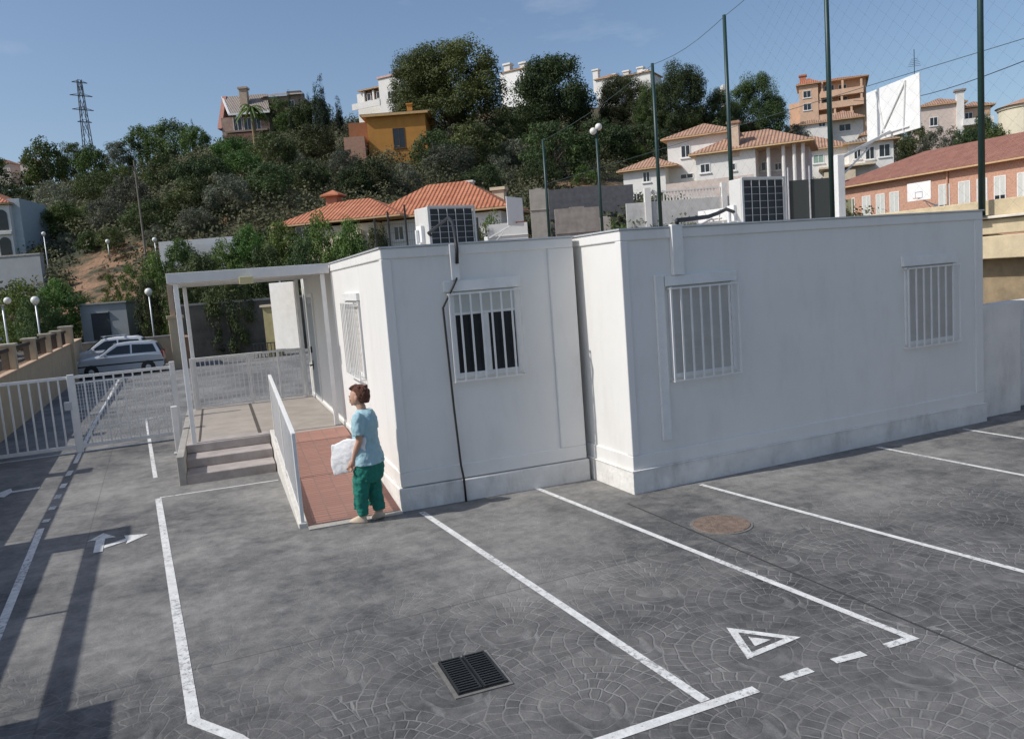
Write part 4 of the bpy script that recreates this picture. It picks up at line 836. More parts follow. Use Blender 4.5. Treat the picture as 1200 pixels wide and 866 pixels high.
MB().box(0,88*s,0,.4,-3,20*s).build('wall',mat('pale_grey_render',(.5,.51,.52),.9,.08),Rt); MB().box(52*s,90*s,-1.4,-1,-3,12*s).build('return_wall',mat('pale_grey_render',(.5,.51,.52)),Rt)
# shed
t,s,cv=house('shed','small grey garage shed with a dark door beyond the parked cars','shed',98,396,50,rot=R(4)) if False else house('shed','small grey garage shed with a dark door beyond the parked cars',98,396,50,rot=R(6),cat='shed',group=None)
if 'group' in t: del t['group']
wbox(t,0,2.75,0,3.0,-.8,2.0,GREYW); MB().box(-.08,2.83,-.1,3.1,2.0,2.1).build('roof',CONC,t); MB().box(.62,1.7,-.03,.05,-.2,1.45).build('door',mat('dark_blue_grey_door',(.045,.05,.06),.5,.15),t); MB().box(.62,1.7,-.12,0,1.45,1.53).build('lintel',GREYW,t)
# far end wall of the yard, gate pillar, dark garden wall, ironwork
t=thing('yard_wall','low beige wall at the far end of the drive behind the cars','wall',(-3.2,41.5,-.3)); MB().box(0,4.0,0,.25,-.6,1.25).build('wall',mat('dusty_beige',(.34,.28,.2),.9,.15,2,stain=.3),t); MB().box(-.03,4.0,-.04,.29,1.25,1.31).build('coping',CONC,t)
t=thing('gate_pillar','tall pinkish beige gate pillar at the far end of the drive','pillar',(.55,37.0,-.3)); MB().box(0,.55,0,.6,-.3,2.15).build('pillar',BEIGE,t); MB().box(-.06,.61,-.06,.66,2.15,2.27).build('cap',BEIGE,t); MB().box(.1,.3,.1,.3,2.27,3.6).build('upright',mat('pale_timber',(.5,.35,.25)),t); MB().box(.55,.75,.1,3.0,-.3,1.3).build('return_wall',mat('brown_render',(.3,.18,.11)),t)
t=thing('yard_wall','dark stained wall behind the yard, seen under the canopy','wall',(1.2,43.5,-.3)); MB().box(0,16,0,.4,-.6,2.6).build('wall',mat('dark_stained_render',(.12,.11,.09),.95,.35,1.2,.3,8,stain=.5),t); MB().box(0,16,-.05,.45,2.6,2.7).build('coping',CONC,t)
t=thing('gate_pillar','yellowish pillar with black ironwork at the back of the yard','pillar',place(306,37,-.3),-YAW)
MB().box(0,.62,0,.6,-.2,2.3).build('pillar',mat('yellow_render',(.42,.36,.18),.9,.15),t); MB().box(-.1,.72,-.1,.7,2.3,2.4).build('cap',RENDER_C,t)
mb=MB()
for k in range(9): mb.bar((-.55+k*.16,-.15,-.1),(-.55+k*.16,-.15,.65),.03,.03)
mb.bar((-.6,-.15,.65),(1.2,-.15,.65),.04,.04).bar((-.6,-.15,.0),(1.2,-.15,.0),.04,.04); mb.build('ironwork',DARKM,t)
mb=MB(); mb.bar((.9,.1,.2),(.9,.1,4.0),.07,.07); mb.build('upright',GALV,t)
# lattice pylon
P0=on(128,300); ht=(at(124,100,300)-P0).z
t=thing('lattice_pylon','grey steel lattice electricity pylon standing on the left skyline','pylon',P0,R(20))
mb=MB(); wdt=lambda z:1.9*(1-z/ht)+.6
for sx,sy in ((1,1),(1,-1),(-1,1),(-1,-1)): mb.bar((sx*wdt(0),sy*wdt(0),0),(sx*wdt(ht),sy*wdt(ht),ht),.24,.24)
n=9
for k in range(n):
    z0=ht*k/n;z1=ht*(k+1)/n;a=wdt(z0);b=wdt(z1)
    for s_ in (1,-1):
        mb.bar((a,s_*a,z0),(-b,s_*b,z1),.13,.13).bar((-a,s_*a,z0),(b,s_*b,z1),.13,.13).bar((s_*a,a,z0),(s_*b,-b,z1),.13,.13)
mb.build('tower',mat('pylon_steel',(.10,.12,.14),.6,.1),t)
mb=MB()
for z,w_ in ((ht*.985,2.6),(ht*.91,3.8),(ht*.83,3.6),(ht*.76,2.4)):
    mb.bar((-w_,0,z),(w_,0,z),.28,.28).bar((-w_,0,z),(0,0,z+1.0),.12,.12).bar((w_,0,z),(0,0,z+1.0),.12,.12)
mb.build('cross_arm',mat('pylon_steel',(.1,.12,.14)),t)
# lamps with globes
def globe_lamp(label,px,py,D,zb,r=.23,n=1):
    p=at(px,py,D); t=thing('globe_lamp',label,'street lamp',(p.x,p.y,zb),0,'white globe lamps'); h=p.z-zb
    MB().tube([(0,0,0),(0,0,h-r*.8)],.045,8,r2=.035).build('mast',GALV,t,smooth=True); MB().lathe((0,0,0),[(.09,0),(.09,.25),(.05,.3)],10).build('base',GALV,t)
    if n==1: MB().sphere((0,0,h),r,14,10).build('globe',GLB,t,smooth=True)
    else:
        for dx in (-.2,.2): MB().sphere((dx,0,h),r*.85,14,10).build('globe',GLB,t,smooth=True)
    MB().lathe((0,0,h-r-.03),[(.07,0),(.1,.06)],10).build('collar',GALV,t)
globe_lamp('white globe lamp behind the wall pillars, second from the left edge',41,352,36,-.5,.18)
globe_lamp('white twin globe lamp cut by the left edge of the picture',2,353,33,-.5,.17,2)
globe_lamp('white globe lamp beside the grey shed and canopy post',174,342,42,-.6,.19)
globe_lamp('tiny white globe lamp among trees on the slope',126,283,68,6,.18)
globe_lamp('tiny white globe lamp above the pale terrace wall',181,281,60,5.2,.17)
globe_lamp('thin lamp mast with a small globe beside the left edge building',51,274,66,3.8,.16)
# wooden pole on slope
P0=on(178,66); mb=MB(); hh=(at(175,190,66)-P0).z; mb.tube([(0,0,-.5),(0,0,hh)],.09,8,r2=.06); mb.bar((-.5,0,hh-.5),(1.5,0,hh-.4),.07,.07); o=mb.build('utility_pole',mat('weathered_wood',(.19,.165,.135),.9,.2)); o.location=P0; tag(o,'weathered wooden utility pole with a crossarm on the left slope','utility pole')

# ================================================================= TREES
def leafmat(name,c1,c2):
    return mat(name,c1,.75,.15,.9,0,40,col2=c2,objvar=.36,trans=.28)
LEAF_PINE=leafmat('pine_needles',(.032,.056,.014),(.080,.108,.028))
LEAF_OLIVE=leafmat('olive_leaves',(.10,.115,.075),(.19,.20,.14))
LEAF_GREEN=leafmat('green_leaves',(.045,.092,.018),(.12,.19,.038))
LEAF_DARK=leafmat('dark_leaves',(.036,.062,.018),(.095,.128,.040))
LEAF_DRY=leafmat('dry_leaves',(.10,.065,.035),(.19,.115,.06))
LEAF_CYP=leafmat('cypress_leaves',(.012,.026,.014),(.030,.048,.022))
LEAF_LIME=leafmat('lime_leaves',(.07,.11,.015),(.15,.20,.035))
def crown(rng,shape,nl,per,leaf,lobe,hollow=.55,flat=1.0,A=1.0):
    """unit crown: leaves in clumps inside an uneven envelope; x,y in +-1, z 0..1"""
    vs=[];fs=[]
    lobes=[]
    for _ in range(nl):
        while True:
            p=Vector((rng.uniform(-1,1),rng.uniform(-1,1),rng.uniform(0,1)))
            r=shape(p.z,math.atan2(p.y,p.x))
            d=math.hypot(p.x,p.y)
            if r<=0 or d>r-lobe*.35: continue
            if d<hollow*r and .25<p.z<.7 and rng.random()<.8: continue
            break
        lobes.append((Vector((p.x,p.y,p.z*A)),lobe*rng.uniform(.6,1.25)))
    for c,lr in lobes:
        for _ in range(per):
            d=Vector((rng.gauss(0,1),rng.gauss(0,1),rng.gauss(0,1))).normalized(); rr=lr*rng.uniform(.55,1.08)
            q=c+Vector((d.x*rr,d.y*rr,d.z*rr*flat))
            if q.z<-.05: continue
            n=(d+Vector((rng.gauss(0,.5),rng.gauss(0,.5),rng.gauss(0,.5)+.3))).normalized()
            a=n.orthogonal().normalized(); a=(Matrix.Rotation(rng.uniform(0,6.28),3,n)@a); b=n.cross(a)
            s1=leaf*rng.uniform(.6,1.3); s2=s1*rng.uniform(.4,.75); o=len(vs)
            vs+=[q-a*s1,q+b*s2*.9-a*s1*.1,q+a*s1,q-b*s2-a*s1*.05]; fs.append((o,o+1,o+2,o+3))
    return vs,fs
ASPECTS=(1.0,1.6,2.5)
def proto(name,shape,m,nl,per,leaf,lobe,seed,flat=1.0,hollow=.5,As=None):
    out={}
    for A in (As or ASPECTS):
        rng=random.Random(seed); k=max(1,A)**.75; vs,fs=crown(rng,shape,int(nl*k),int(per*1.5),leaf*.78,lobe,hollow,flat,A)
        me=bpy.data.meshes.new(name); me.from_pydata([tuple(v) for v in vs],[],fs); me.materials.append(m); out[A]=me
    return out
def trunk_mesh(name,seed,h,r,n=6,spread=.6,top=.75):
    rng=random.Random(seed); mb=MB(); pts=[(0,0,-.12)]; x=y=0
    for k in range(1,6): x+=rng.uniform(-.03,.03); y+=rng.uniform(-.03,.03); pts.append((x,y,h*k/5))
    mb.tube(pts,[r,r*.85,r*.75,r*.68,r*.6,r*.5],8)
    for i in range(n):
        a=2*PI*i/n+rng.uniform(-.4,.4); L_=spread*rng.uniform(.6,1); z0=h*rng.uniform(.6,1.0)
        mb.tube([(x*z0/h,y*z0/h,z0),(L_*.5*math.cos(a),L_*.5*math.sin(a),z0+(top-z0)*.55),(L_*math.cos(a),L_*math.sin(a),top*rng.uniform(.9,1.1))],[r*.45,r*.28,r*.1],6)
    me_o=mb.build(name,BARK,smooth=True); me=me_o.data; bpy.data.objects.remove(me_o); return me
lump=lambda a,s,k:1+.18*math.sin(a*2+s)+.12*math.sin(a*3+2*s+k)
def sh_round(z0,s): 
    return lambda z,a:(math.sqrt(max(0,1-((z-.55)/.5)**2))*lump(a,s,z*3) if z>z0 else 0)
def sh_umb(s):
    return lambda z,a:(math.sqrt(max(0,1-((z-.45)/.6)**2))*lump(a,s,z*2) if z>.32 else 0)
def sh_cyp(z,a): return max(0,.9*math.sin(PI*min(1,(z*.93+.05))**.62)) if z<1 else 0
def sh_bush(s): return lambda z,a: math.sqrt(max(0,1-(z/1.02)**2))*lump(a,s,z*3)
KINDS={}
def kind(k,metas,trunks): KINDS[k]=(metas,trunks)
kind('umbrella_pine',[proto('pine_crown',sh_umb(s),LEAF_PINE,95,190,.027,.215,s,.8) for s in (1,2,3)],[trunk_mesh('pine_trunk',s,.42,.05,7,.55,.6) for s in (1,2)])
kind('olive_tree',[proto('olive_crown',sh_round(.2,s),LEAF_OLIVE,55,60,.050,.22,s) for s in (4,5)],[trunk_mesh('olive_trunk',s,.35,.05,6,.5,.6) for s in (3,)])
kind('leafy_tree',[proto('leafy_crown',sh_round(.14,s),LEAF_GREEN,60,60,.052,.22,s) for s in (6,7,8)],[trunk_mesh('leafy_trunk',s,.35,.05,6,.5,.6) for s in (4,)])
kind('dark_tree',[proto('dark_crown',sh_round(.12,s),LEAF_DARK,60,62,.050,.23,s) for s in (9,10)],[trunk_mesh('dark_trunk',s,.3,.05,6,.5,.6) for s in (5,)])
kind('cypress',[proto('cypress_crown',sh_cyp,LEAF_CYP,30,40,.10,.42,s,1.2,0,(5.0,8.0)) for s in (11,12)],[trunk_mesh('cypress_trunk',6,.3,.08,0)])
kind('bush',[proto('bush_crown',sh_bush(s),LEAF_GREEN,42,60,.055,.24,s) for s in (13,14)],[trunk_mesh('bush_stem',7,.25,.03,5,.5,.5)])
kind('lime_bush',[proto('lime_crown',sh_bush(s),LEAF_LIME,40,55,.055,.24,s) for s in (15,)],[trunk_mesh('lime_stem',8,.25,.03,5,.5,.5)])
kind('dry_bush',[proto('dry_crown',sh_bush(s),LEAF_DRY,32,45,.05,.26,s) for s in (16,)],[trunk_mesh('dry_stem',9,.3,.03,7,.6,.6)])
kind('grey_bush',[proto('grey_crown',sh_bush(s),LEAF_OLIVE,40,55,.05,.25,s) for s in (17,18)],[trunk_mesh('grey_stem',10,.25,.03,5,.5,.5)])
CNT=[0]
def tree(k,px,ytop,D,wpx,label,zb=None,cat=None,group=None):
    CNT[0]+=1; rng=random.Random(CNT[0]*17+3)
    s=D/FPX
    base=on(px,D,-.15) if zb is None else place(px,D,zb); v=base-EYE; px=px+.055*max(0,(433-FPX*v.dot(CU)/v.dot(CF))-ytop)   # the camera is rolled: tops lean left of the foot
    base=on(px,D,-.15) if zb is None else place(px,D,zb)
    zt=at(px,ytop,D).z; h=max(1.0,zt-base.z); w=wpx*s/2
    ms,ts=KINDS[k]
    nm=k if k!='dark_tree' else 'evergreen_tree'
    nm={'lime_bush':'bush','dry_bush':'bush','grey_bush':'bush'}.get(k,nm)
    t=thing(nm,label,cat or ('cypress' if k=='cypress' else 'pine tree' if k=='umbrella_pine' else 'bush' if 'bush' in k else 'tree'),base,rng.uniform(0,6.28),group,sc=(w,w,h))
    md=rng.choice(ms); A=min(md,key=lambda a:abs(math.log(a/(h/w)))); 
    cr=bpy.data.objects.new('crown',md[A]); cr.scale=(1,1,1/A); tr=bpy.data.objects.new('trunk' if 'bush' not in k else 'stem',rng.choice(ts))
    for o in (cr,tr): COL.objects.link(o); o.parent=t
    # trunk radius compensation is handled by the width scale
    return t
def Dfor(px,yb,Dmax=150,Dmin=58):
    D=Dmin; best=Dmax
    while D<Dmax:
        p=on(px,D); v=p-EYE; y=433-FPX*v.dot(CU)/v.dot(CF)
        if y<=yb: return D
        D+=1.5
    return Dmax
def T_(k,px,ytop,D,wpx,label,zb=None,cat=None,group=None):
    if group in (gs,gb): D=Dfor(px,ytop+.72*wpx,D+20)
    return tree(k,px,ytop,D,wpx,label,zb,cat,group)
gp='trees on the skyline'; gs='trees on the slope'; gb='bushes on the slope'; gy='trees behind the yard'; gc='cypresses on the ridge'
# skyline, left to right
T_('dark_tree',12,192,150,62,'dark tree at the far left under the distant red roofs',group=gp)
T_('leafy_tree',72,170,150,60,'green round tree on the skyline left of the pylon',group=gp)
T_('dark_tree',104,172,155,40,'dark tree just left of the pylon foot',group=gp)
T_('leafy_tree',128,176,140,44,'mid green tree covering the pylon foot',group=gp)
T_('olive_tree',160,170,140,40,'grey-green tree just right of the pylon foot',group=gp)
T_('leafy_tree',192,152,140,46,'bushy green tree on the skyline with cypress tips behind it',group=gp)
T_('dark_tree',222,148,138,56,'dark tree on the skyline left of the chalet house',group=gp)
T_('leafy_tree',248,152,130,34,'green tree touching the left wall of the chalet house',group=gp)
T_('cypress',183,148,145,5,'first tiny cypress tip on the left skyline',group=gc); T_('cypress',193,146,146,5,'second tiny cypress tip on the left skyline',group=gc); T_('cypress',246,137,150,6,'single cypress tip just left of the chalet house',group=gc)
T_('leafy_tree',292,166,120,50,'leafy tree in front of the chalet balcony',group=gs)
T_('dark_tree',345,122,125,46,'dark bushy tree in front of the tan flat-roofed wing',group=gs)
T_('cypress',359,104,135,8,'short cypress right of the tan flat-roofed wing',group=gc); T_('cypress',371,112,136,8,'shorter cypress between the first and the tallest group',group=gc); T_('cypress',381,108,135,8,'cypress just left of the tallest cypress',group=gc)
T_('cypress',394,84,128,15,'tallest cypress on the ridge left of the white porch house',group=gc); T_('cypress',388,95,131,10,'cypress leaning against the tallest one',group=gc); T_('cypress',414,111,131,11,'stubby cypress touching the white porch house',group=gc)
T_('dark_tree',386,122,124,50,'dark tree below the tallest cypress',group=gs)
T_('leafy_tree',364,134,118,40,'green tree between the chalet wing and the ochre house',group=gs)
T_('umbrella_pine',538,57,116,124,'largest umbrella pine rising right of the ochre house',cat='pine tree',group='umbrella pines')
T_('umbrella_pine',508,66,121,70,'umbrella pine crown merging with the left of the largest one',group='umbrella pines')
T_('umbrella_pine',655,76,126,112,'broad umbrella pine left of the globe lamp mast',group='umbrella pines')
T_('umbrella_pine',735,94,130,56,'umbrella pine in front of the white terrace with chimneys',group='umbrella pines')
T_('umbrella_pine',802,83,124,74,'tall umbrella pine above the left part of the villa',group='umbrella pines')
T_('umbrella_pine',768,104,126,44,'small umbrella pine behind the net pole over the villa',group='umbrella pines')
T_('umbrella_pine',886,96,126,66,'rightmost umbrella pine, left of the tall peach house',group='umbrella pines')
T_('umbrella_pine',846,112,124,46,'low umbrella pine between the two tall ones over the villa',group='umbrella pines')
# slope, upper
for i,a in enumerate([('dark_tree',35,222,115,58,'dark tree on the slope above the left edge building'),('grey_bush',80,212,118,64,'grey-green tree below the skyline left of the pylon'),
 ('dark_tree',125,206,118,52,'dark tree on the slope below the pylon'),('olive_tree',165,212,110,62,'olive tree beside the wooden utility pole'),
 ('dark_tree',210,186,118,62,'dark tree right of the wooden utility pole'),('leafy_tree',150,196,126,46,'green tree just below the pylon foot tree'),
 ('dark_tree',255,186,112,66,'dark tree below the chalet house gable'),('leafy_tree',300,182,108,54,'leafy tree under the chalet balcony tree'),
 ('dark_tree',335,160,106,66,'large dark tree below the tan flat-roofed wing'),('dark_tree',385,152,102,60,'large dark tree left of the ochre house'),
 ('olive_tree',415,180,95,44,'grey-green tree just below the pink terrace of the ochre house'),('dark_tree',442,190,92,62,'dark tree under the ochre house wall'),
 ('grey_bush',480,192,95,54,'grey bush under the ochre house corner'),('dark_tree',560,150,108,74,'dark tree below the largest umbrella pine'),
 ('dark_tree',520,160,100,66,'dark evergreen at the right wall of the ochre house'),('olive_tree',606,166,100,50,'olive tree under the gap between the two largest pines'),
 ('dark_tree',655,150,112,84,'dark evergreen below the broad umbrella pine'),('dark_tree',605,140,118,56,'dark evergreen in the gap between the two largest pines'),
 ('dark_tree',710,146,112,70,'dark evergreen behind the globe lamp mast'),('dark_tree',760,150,108,62,'dark evergreen behind the villa upper roof'),
 ('dark_tree',830,140,110,70,'dark evergreen above the villa chimney'),('dark_tree',880,146,112,52,'dark evergreen above the weathered red roof'),
 ('olive_tree',932,150,105,46,'olive tree in front of the white house with red canopies'),
 ('dark_tree',50,250,95,56,'dark tree right of the left edge building'),('leafy_tree',95,240,96,56,'green tree in the middle of the left slope'),
 ('olive_tree',140,236,94,52,'olive tree left of the wooden utility pole foot'),('dark_tree',185,238,92,58,'dark tree at the wooden utility pole foot'),
 ('dark_tree',235,214,95,62,'dark tree in the middle of the slope left of the olive trees'),('olive_tree',280,210,86,66,'large olive tree on the slope left of the orange-red roof'),
 ('olive_tree',240,246,80,50,'lower olive tree above the pale terrace wall'),('dark_tree',330,196,88,62,'dark tree above the left end of the orange-red roof'),
 ('dark_tree',372,192,84,56,'dark tree above the brick chimney of the orange-red roof'),('leafy_tree',392,202,80,20,'small bright tree beside the brick chimney'),
 ('dark_tree',425,200,82,52,'dark tree above the middle of the orange-red roof'),('olive_tree',360,180,95,30,'slim olive tree on the dark slope'),
 ('olive_tree',535,172,86,58,'olive tree above the right end of the orange-red roof'),('grey_bush',590,182,84,48,'grey bush right of the orange-red roof ridge'),
 ('dark_tree',575,196,78,48,'dark tree right of the orange-red roof'),('olive_tree',665,176,92,44,'olive tree on the open slope left of the mast'),
 ('bush',690,194,96,34,'round bush on the open slope behind the globe lamp mast'),('leafy_tree',752,172,90,28,'bright bush peeping over the left villa roof'),
 ('dark_tree',640,190,94,46,'dark tree behind the pale stone terrace wall'),('dark_tree',915,165,100,36,'dark tree touching the weathered red roof')]):
    T_(*a,group=gb if 'bush' in a[0] else gs)
for a in [('olive_tree',1050,150,102,44,'olive tree behind the lower edge of the big backboard'),('dark_tree',1072,150,98,36,'dark tree right under the big backboard'),('olive_tree',1100,154,94,44,'olive tree between the big backboard and the white chimney tower'),
 ('dark_tree',1150,140,100,34,'dark tree right of the pink villa balcony'),('dark_tree',1130,154,92,36,'dark tree above the school roof ridge'),('leafy_tree',1168,150,96,34,'low green tree left of the cream rounded house')]: T_(*a,group='trees behind the school')
# slope, lower left
for a in [('dry_bush',45,232,100,44,'reddish dry bush right of the left edge building roof'),('lime_bush',68,262,84,26,'yellow-green bush in the middle of the left slope'),('grey_bush',88,272,80,34,'grey bush near the tiny lamp on the slope'),
 ('leafy_tree',112,272,76,34,'green tree beside the tiny lamp on the slope'),('dark_tree',140,268,78,40,'dark tree under the wooden utility pole'),('grey_bush',190,262,72,36,'pale grey bush above the pale terrace wall'),
 ('grey_bush',215,268,70,28,'small pale bush above the left end of the pale terrace wall'),('dark_tree',60,288,74,30,'dark tree at the end of the plain grey wall'),('dry_bush',150,286,66,28,'reddish dry bush on the bare soil slope'),
 ('dry_bush',128,312,60,24,'small dry bush at the bottom of the bare soil slope')]: T_(*a,group=gb)
# behind yard
for i,a in enumerate([('leafy_tree',20,332,48,60,'green bush-like tree at the left edge behind the lamps'),('leafy_tree',64,330,50,56,'green tree right of the second globe lamp'),('dark_tree',40,350,46,48,'dark shrub behind the wall pillars'),
 ('bush',96,342,52,40,'green bush at the left corner of the shed'),('lime_bush',130,322,56,30,'yellow-green bush above the shed roof'),('lime_bush',152,312,54,36,'bright lime tree above the right of the shed'),('leafy_tree',182,300,50,50,'bright green tree left of the canopy corner'),
 ('dark_tree',170,330,47,36,'dark tree beside the shed and the globe lamp'),('dark_tree',205,318,46,44,'dark tree behind the canopy corner'),('leafy_tree',214,282,56,44,'rounded green tree in front of the pale terrace wall'),('leafy_tree',262,284,54,40,'green tree above the left part of the canopy'),
 ('dark_tree',236,300,50,50,'dark tree above the canopy edge'),('leafy_tree',294,268,54,56,'leafy tree above the middle of the canopy'),('leafy_tree',332,264,52,54,'leafy tree above the right of the canopy'),('dark_tree',310,290,48,56,'dark tree seen through the canopy opening'),
 ('leafy_tree',372,256,50,54,'leafy tree in front of the left end of the orange-red roof'),('dark_tree',352,282,46,50,'dark tree behind the door side of the canopy'),('leafy_tree',408,262,48,50,'leafy tree in front of the bungalow wall'),('dark_tree',440,270,46,46,'dark tree above the corner of the left cabin'),
 ('dark_tree',262,318,41,50,'dark tree with bare limbs in front of the yard wall'),('bush',574,245,48,44,'dark green bush right of the mesh fence'),('dry_bush',606,252,46,44,'brownish ivy mound beside the pale stone wall'),('dark_tree',560,268,44,34,'low shrub behind the air conditioner'),
 ('bush',720,256,46,44,'dull green hedge below the villa garden'),('bush',790,258,44,50,'clipped hedge right of the globe lamp mast')]): 
    T_(*a,group=gy)
# palm in front of chalet
Pm=on(318,112,0); sp=112/FPX; hp=(at(318,130,112)-Pm).z
t=thing('palm_tree','small palm with yellowish trunk in front of the chalet house','palm tree',Pm,0); MB().tube([(0,0,-.5),(.1,0,hp*.6),(0,0,hp)],[.3,.26,.22],8).build('trunk',mat('palm_trunk',(.22,.16,.08),.9,.3,6),t)
mb=MB()
for k in range(22):
    a=2*PI*k/22+random.uniform(-.1,.1); el=random.uniform(-.2,1.1); pv=[]
    for j in range(7):
        f=j/6; r=2.3*f*math.cos(el*(1-f*.3)); z=hp+2.3*f*math.sin(el)-2.0*f*f; pv.append(Vector((r*math.cos(a),r*math.sin(a),z)))
    sd=Vector((-math.sin(a),math.cos(a),0))
    for j in range(6): 
        for sg in (1,-1):
            mb.add([pv[j],pv[j+1],pv[j+1]+sd*sg*.28*(1-j/7)+Vector((0,0,-.12)),pv[j]+sd*sg*.3*(1-j/8)+Vector((0,0,-.15))],[(0,1,2,3)])
mb.build('crown',LEAF_GREEN,t)
# hillside scrub: uncountable ground cover
rng=random.Random(99); vs=[];fs=[]
for _ in range(4200):
    px=rng.uniform(-120,1020); D=rng.uniform(52,150)
    if 80<px<175 and 52<D<76 and rng.random()<.93: continue
    if 630<px<760 and 84<D<104 and rng.random()<.6: continue
    p=on(px,D); R_=rng.uniform(.5,1.0)**1.5*2.3; n=int(30+34*R_)
    for k in range(n):
        d=Vector((rng.gauss(0,1),rng.gauss(0,1),abs(rng.gauss(0,.9)))).normalized()*R_*rng.uniform(.75,1.05); q=p+d
        nn=(d.normalized()+Vector((rng.gauss(0,.5),rng.gauss(0,.5),rng.gauss(0,.5)))).normalized(); a=nn.orthogonal().normalized(); a=Matrix.Rotation(rng.uniform(0,6.28),3,nn)@a; b=nn.cross(a); s1=rng.uniform(.10,.20); o=len(vs)
        vs+=[q-a*s1,q+b*s1*.6,q+a*s1,q-b*s1*.6]; fs.append((o,o+1,o+2,o+3))
me=bpy.data.meshes.new('hillside_scrub'); me.from_pydata([tuple(v) for v in vs],[],fs)
me.materials.append(mat('scrub_leaves',(.045,.065,.022),.8,.2,.10,0,40,col2=(.13,.125,.065),trans=.2)); o=bpy.data.objects.new('hillside_scrub',me); COL.objects.link(o); tag(o,'low dark scrub covering the hillside between the trees','scrub',kind='stuff')
# distant houses on the far-left skyline
for (px,py,w,lab) in ((-8,190,20,'distant low house with a dull red roof at the left end of the skyline'),(24,188,22,'distant pinkish roofed house right of the dull red one')):
    t,s,cv=house('distant_house',lab,px,py+10,210); MB().box(0,w*s,0,6,-4,cv(px,py+3)[1]).build('wall',mat('pinkish_render',(.5,.4,.35)),t); hip(t,0,w*s,0,6,cv(px,py+3)[1]+.1,1.3,TILE3,ov=.4)

# ================================================================= CARS
def car(label,loc,rz,L_,H,W_,body,grp='parked cars'):
    t=thing('parked_car',label,'car',loc,rz,grp)
    # side profile: x forward (front = +x) centred, z up ; unit length
    sl=L_; h=H
    low=[(-.49,.22),(-.495,.42),(-.48,.62),(-.30,.66),(.22,.655),(.42,.58),(.485,.46),(.495,.25),(.47,.17),(-.47,.17)]
    mb=MB(); secs=[(-W_/2,.93),(-W_/2+.06,1.0),(W_/2-.06,1.0),(W_/2,.93)]
    n=len(low); vs=[]
    for y,k in secs: vs+=[(x*sl*(1 if abs(y)<W_/2-.01 else .985),y,.17*h*0+z*h*(k if z>.4 else 1)) for x,z in low]
    fs=[(i*n+j,i*n+(j+1)%n,(i+1)*n+(j+1)%n,(i+1)*n+j) for i in range(3) for j in range(n)]+[tuple(range(n-1,-1,-1)),tuple(3*n+j for j in range(n))]
    mb.add(vs,fs); mb.build('body',body,t,fix=True,bevel=.03)
    up=[(-.475,.60),(-.42,.92),(-.36,.985),(-.10,1.0),(.04,.975),(.23,.63)]
    mb=MB(); n=len(up); vs=[]
    for y in (-W_/2,W_/2):
        for x,z in up: f=(z-.6)/.4; vs.append((x*sl,y*(1-.17*f)*.985,z*h))
    fs=[(j,(j+1)%n,n+(j+1)%n,n+j) for j in range(n)]+[tuple(range(n-1,-1,-1)),tuple(n+j for j in range(n))]
    mb.add(vs,fs); mb.build('cabin',body,t,fix=True,bevel=.025)
    for sg in (-1,1):
        for poly in ([(-.42,.66),(-.385,.90),(-.15,.93),(-.145,.665)],[(-.125,.665),(-.13,.93),(.01,.915),(.17,.67)]):
            mb=MB(); v1=[];v2=[]
            for x,z in poly:
                f=(z-.6)/.4; y=sg*(W_/2*(1-.17*f)*.985+.006); v1.append((x*sl,y,z*h)); v2.append((x*sl,y-sg*.03,z*h))
            mb.add(v1+v2,[(0,1,2,3),(7,6,5,4)]+[(i,4+i,4+(i+1)%4,(i+1)%4) for i in range(4)]); mb.build('window',glass('car_glass',(.015,.02,.025)),t,fix=True)
    for (a,b,nm) in (((.06,.965),(.215,.665),'windscreen'),((-.43,.90),(-.474,.66),'rear_window')):
        mb=MB(); y0=W_/2*.76; y1=W_/2*.88; dx=.012; mb.add([((a[0]+dx*.2)*sl,-y0,a[1]*h+.01),((a[0]+dx*.2)*sl,y0,a[1]*h+.01),((b[0]+dx*.2)*sl,y1,b[1]*h+.01),((b[0]+dx*.2)*sl,-y1,b[1]*h+.01)],[(0,1,2,3)]); 
        o=mb.build(nm,glass('car_glass'),t); o.modifiers.new('s','SOLIDIFY').thickness=.02
        if nm=='rear_window': 
            for v in o.data.vertices: v.co.x-=.025
    for x in (-.31,.32):
        for sg in (-1,1):
            r=.21*h; wm=MB(Matrix.Translation((x*sl,sg*(W_/2-.07),r))@Matrix.Rotation(PI/2,4,'X')); wm.lathe((0,0,-.09),[(r*.6,0),(r*.95,.01),(r,.04),(r,.14),(r*.95,.17),(r*.6,.18)],20); wh=wm.build('wheel',BLACK,t,smooth=False)
            wm=MB(Matrix.Translation((x*sl,sg*(W_/2-.07),r))@Matrix.Rotation(PI/2,4,'X')); wm.lathe((0,0,-.097),[(.03,0),(r*.55,.012),(r*.62,.03),(r*.62,.165),(r*.55,.182),(.03,.194)],14); wm.build('rim',GALV,wh)
    for sg in (-1,1):
        MB().box(.455*sl,.487*sl,sg*W_*.40-.14,sg*W_*.40+.14,.46*h,.55*h).build('headlight',mat('lamp_glass',(.6,.6,.6),.15,.05),t,bevel=.02)
        MB().box(-.492*sl,-.468*sl,sg*W_*.44-.07,sg*W_*.44+.07,.45*h,.66*h).build('tail_light',mat('tail_red',(.3,.01,.01),.2,.05),t,bevel=.01)
        MB().box(.13*sl,.16*sl,sg*(W_/2+.07)-.07,sg*(W_/2+.07)+.07,.62*h,.70*h).build('mirror',body,t,bevel=.02)
        MB().box(-.49*sl,.49*sl,sg*(W_/2-.005)-.012,sg*(W_/2-.005)+.012,.36*h,.40*h).build('side_moulding',BLACK,t)
    for sx in (-1,1): MB().box(sx*.485*sl-.04,sx*.485*sl+.04,-W_*.44,W_*.44,.20*h,.36*h).build('bumper',mat('bumper_grey',(.10,.105,.11),.6,.1),t,bevel=.02)
    return t
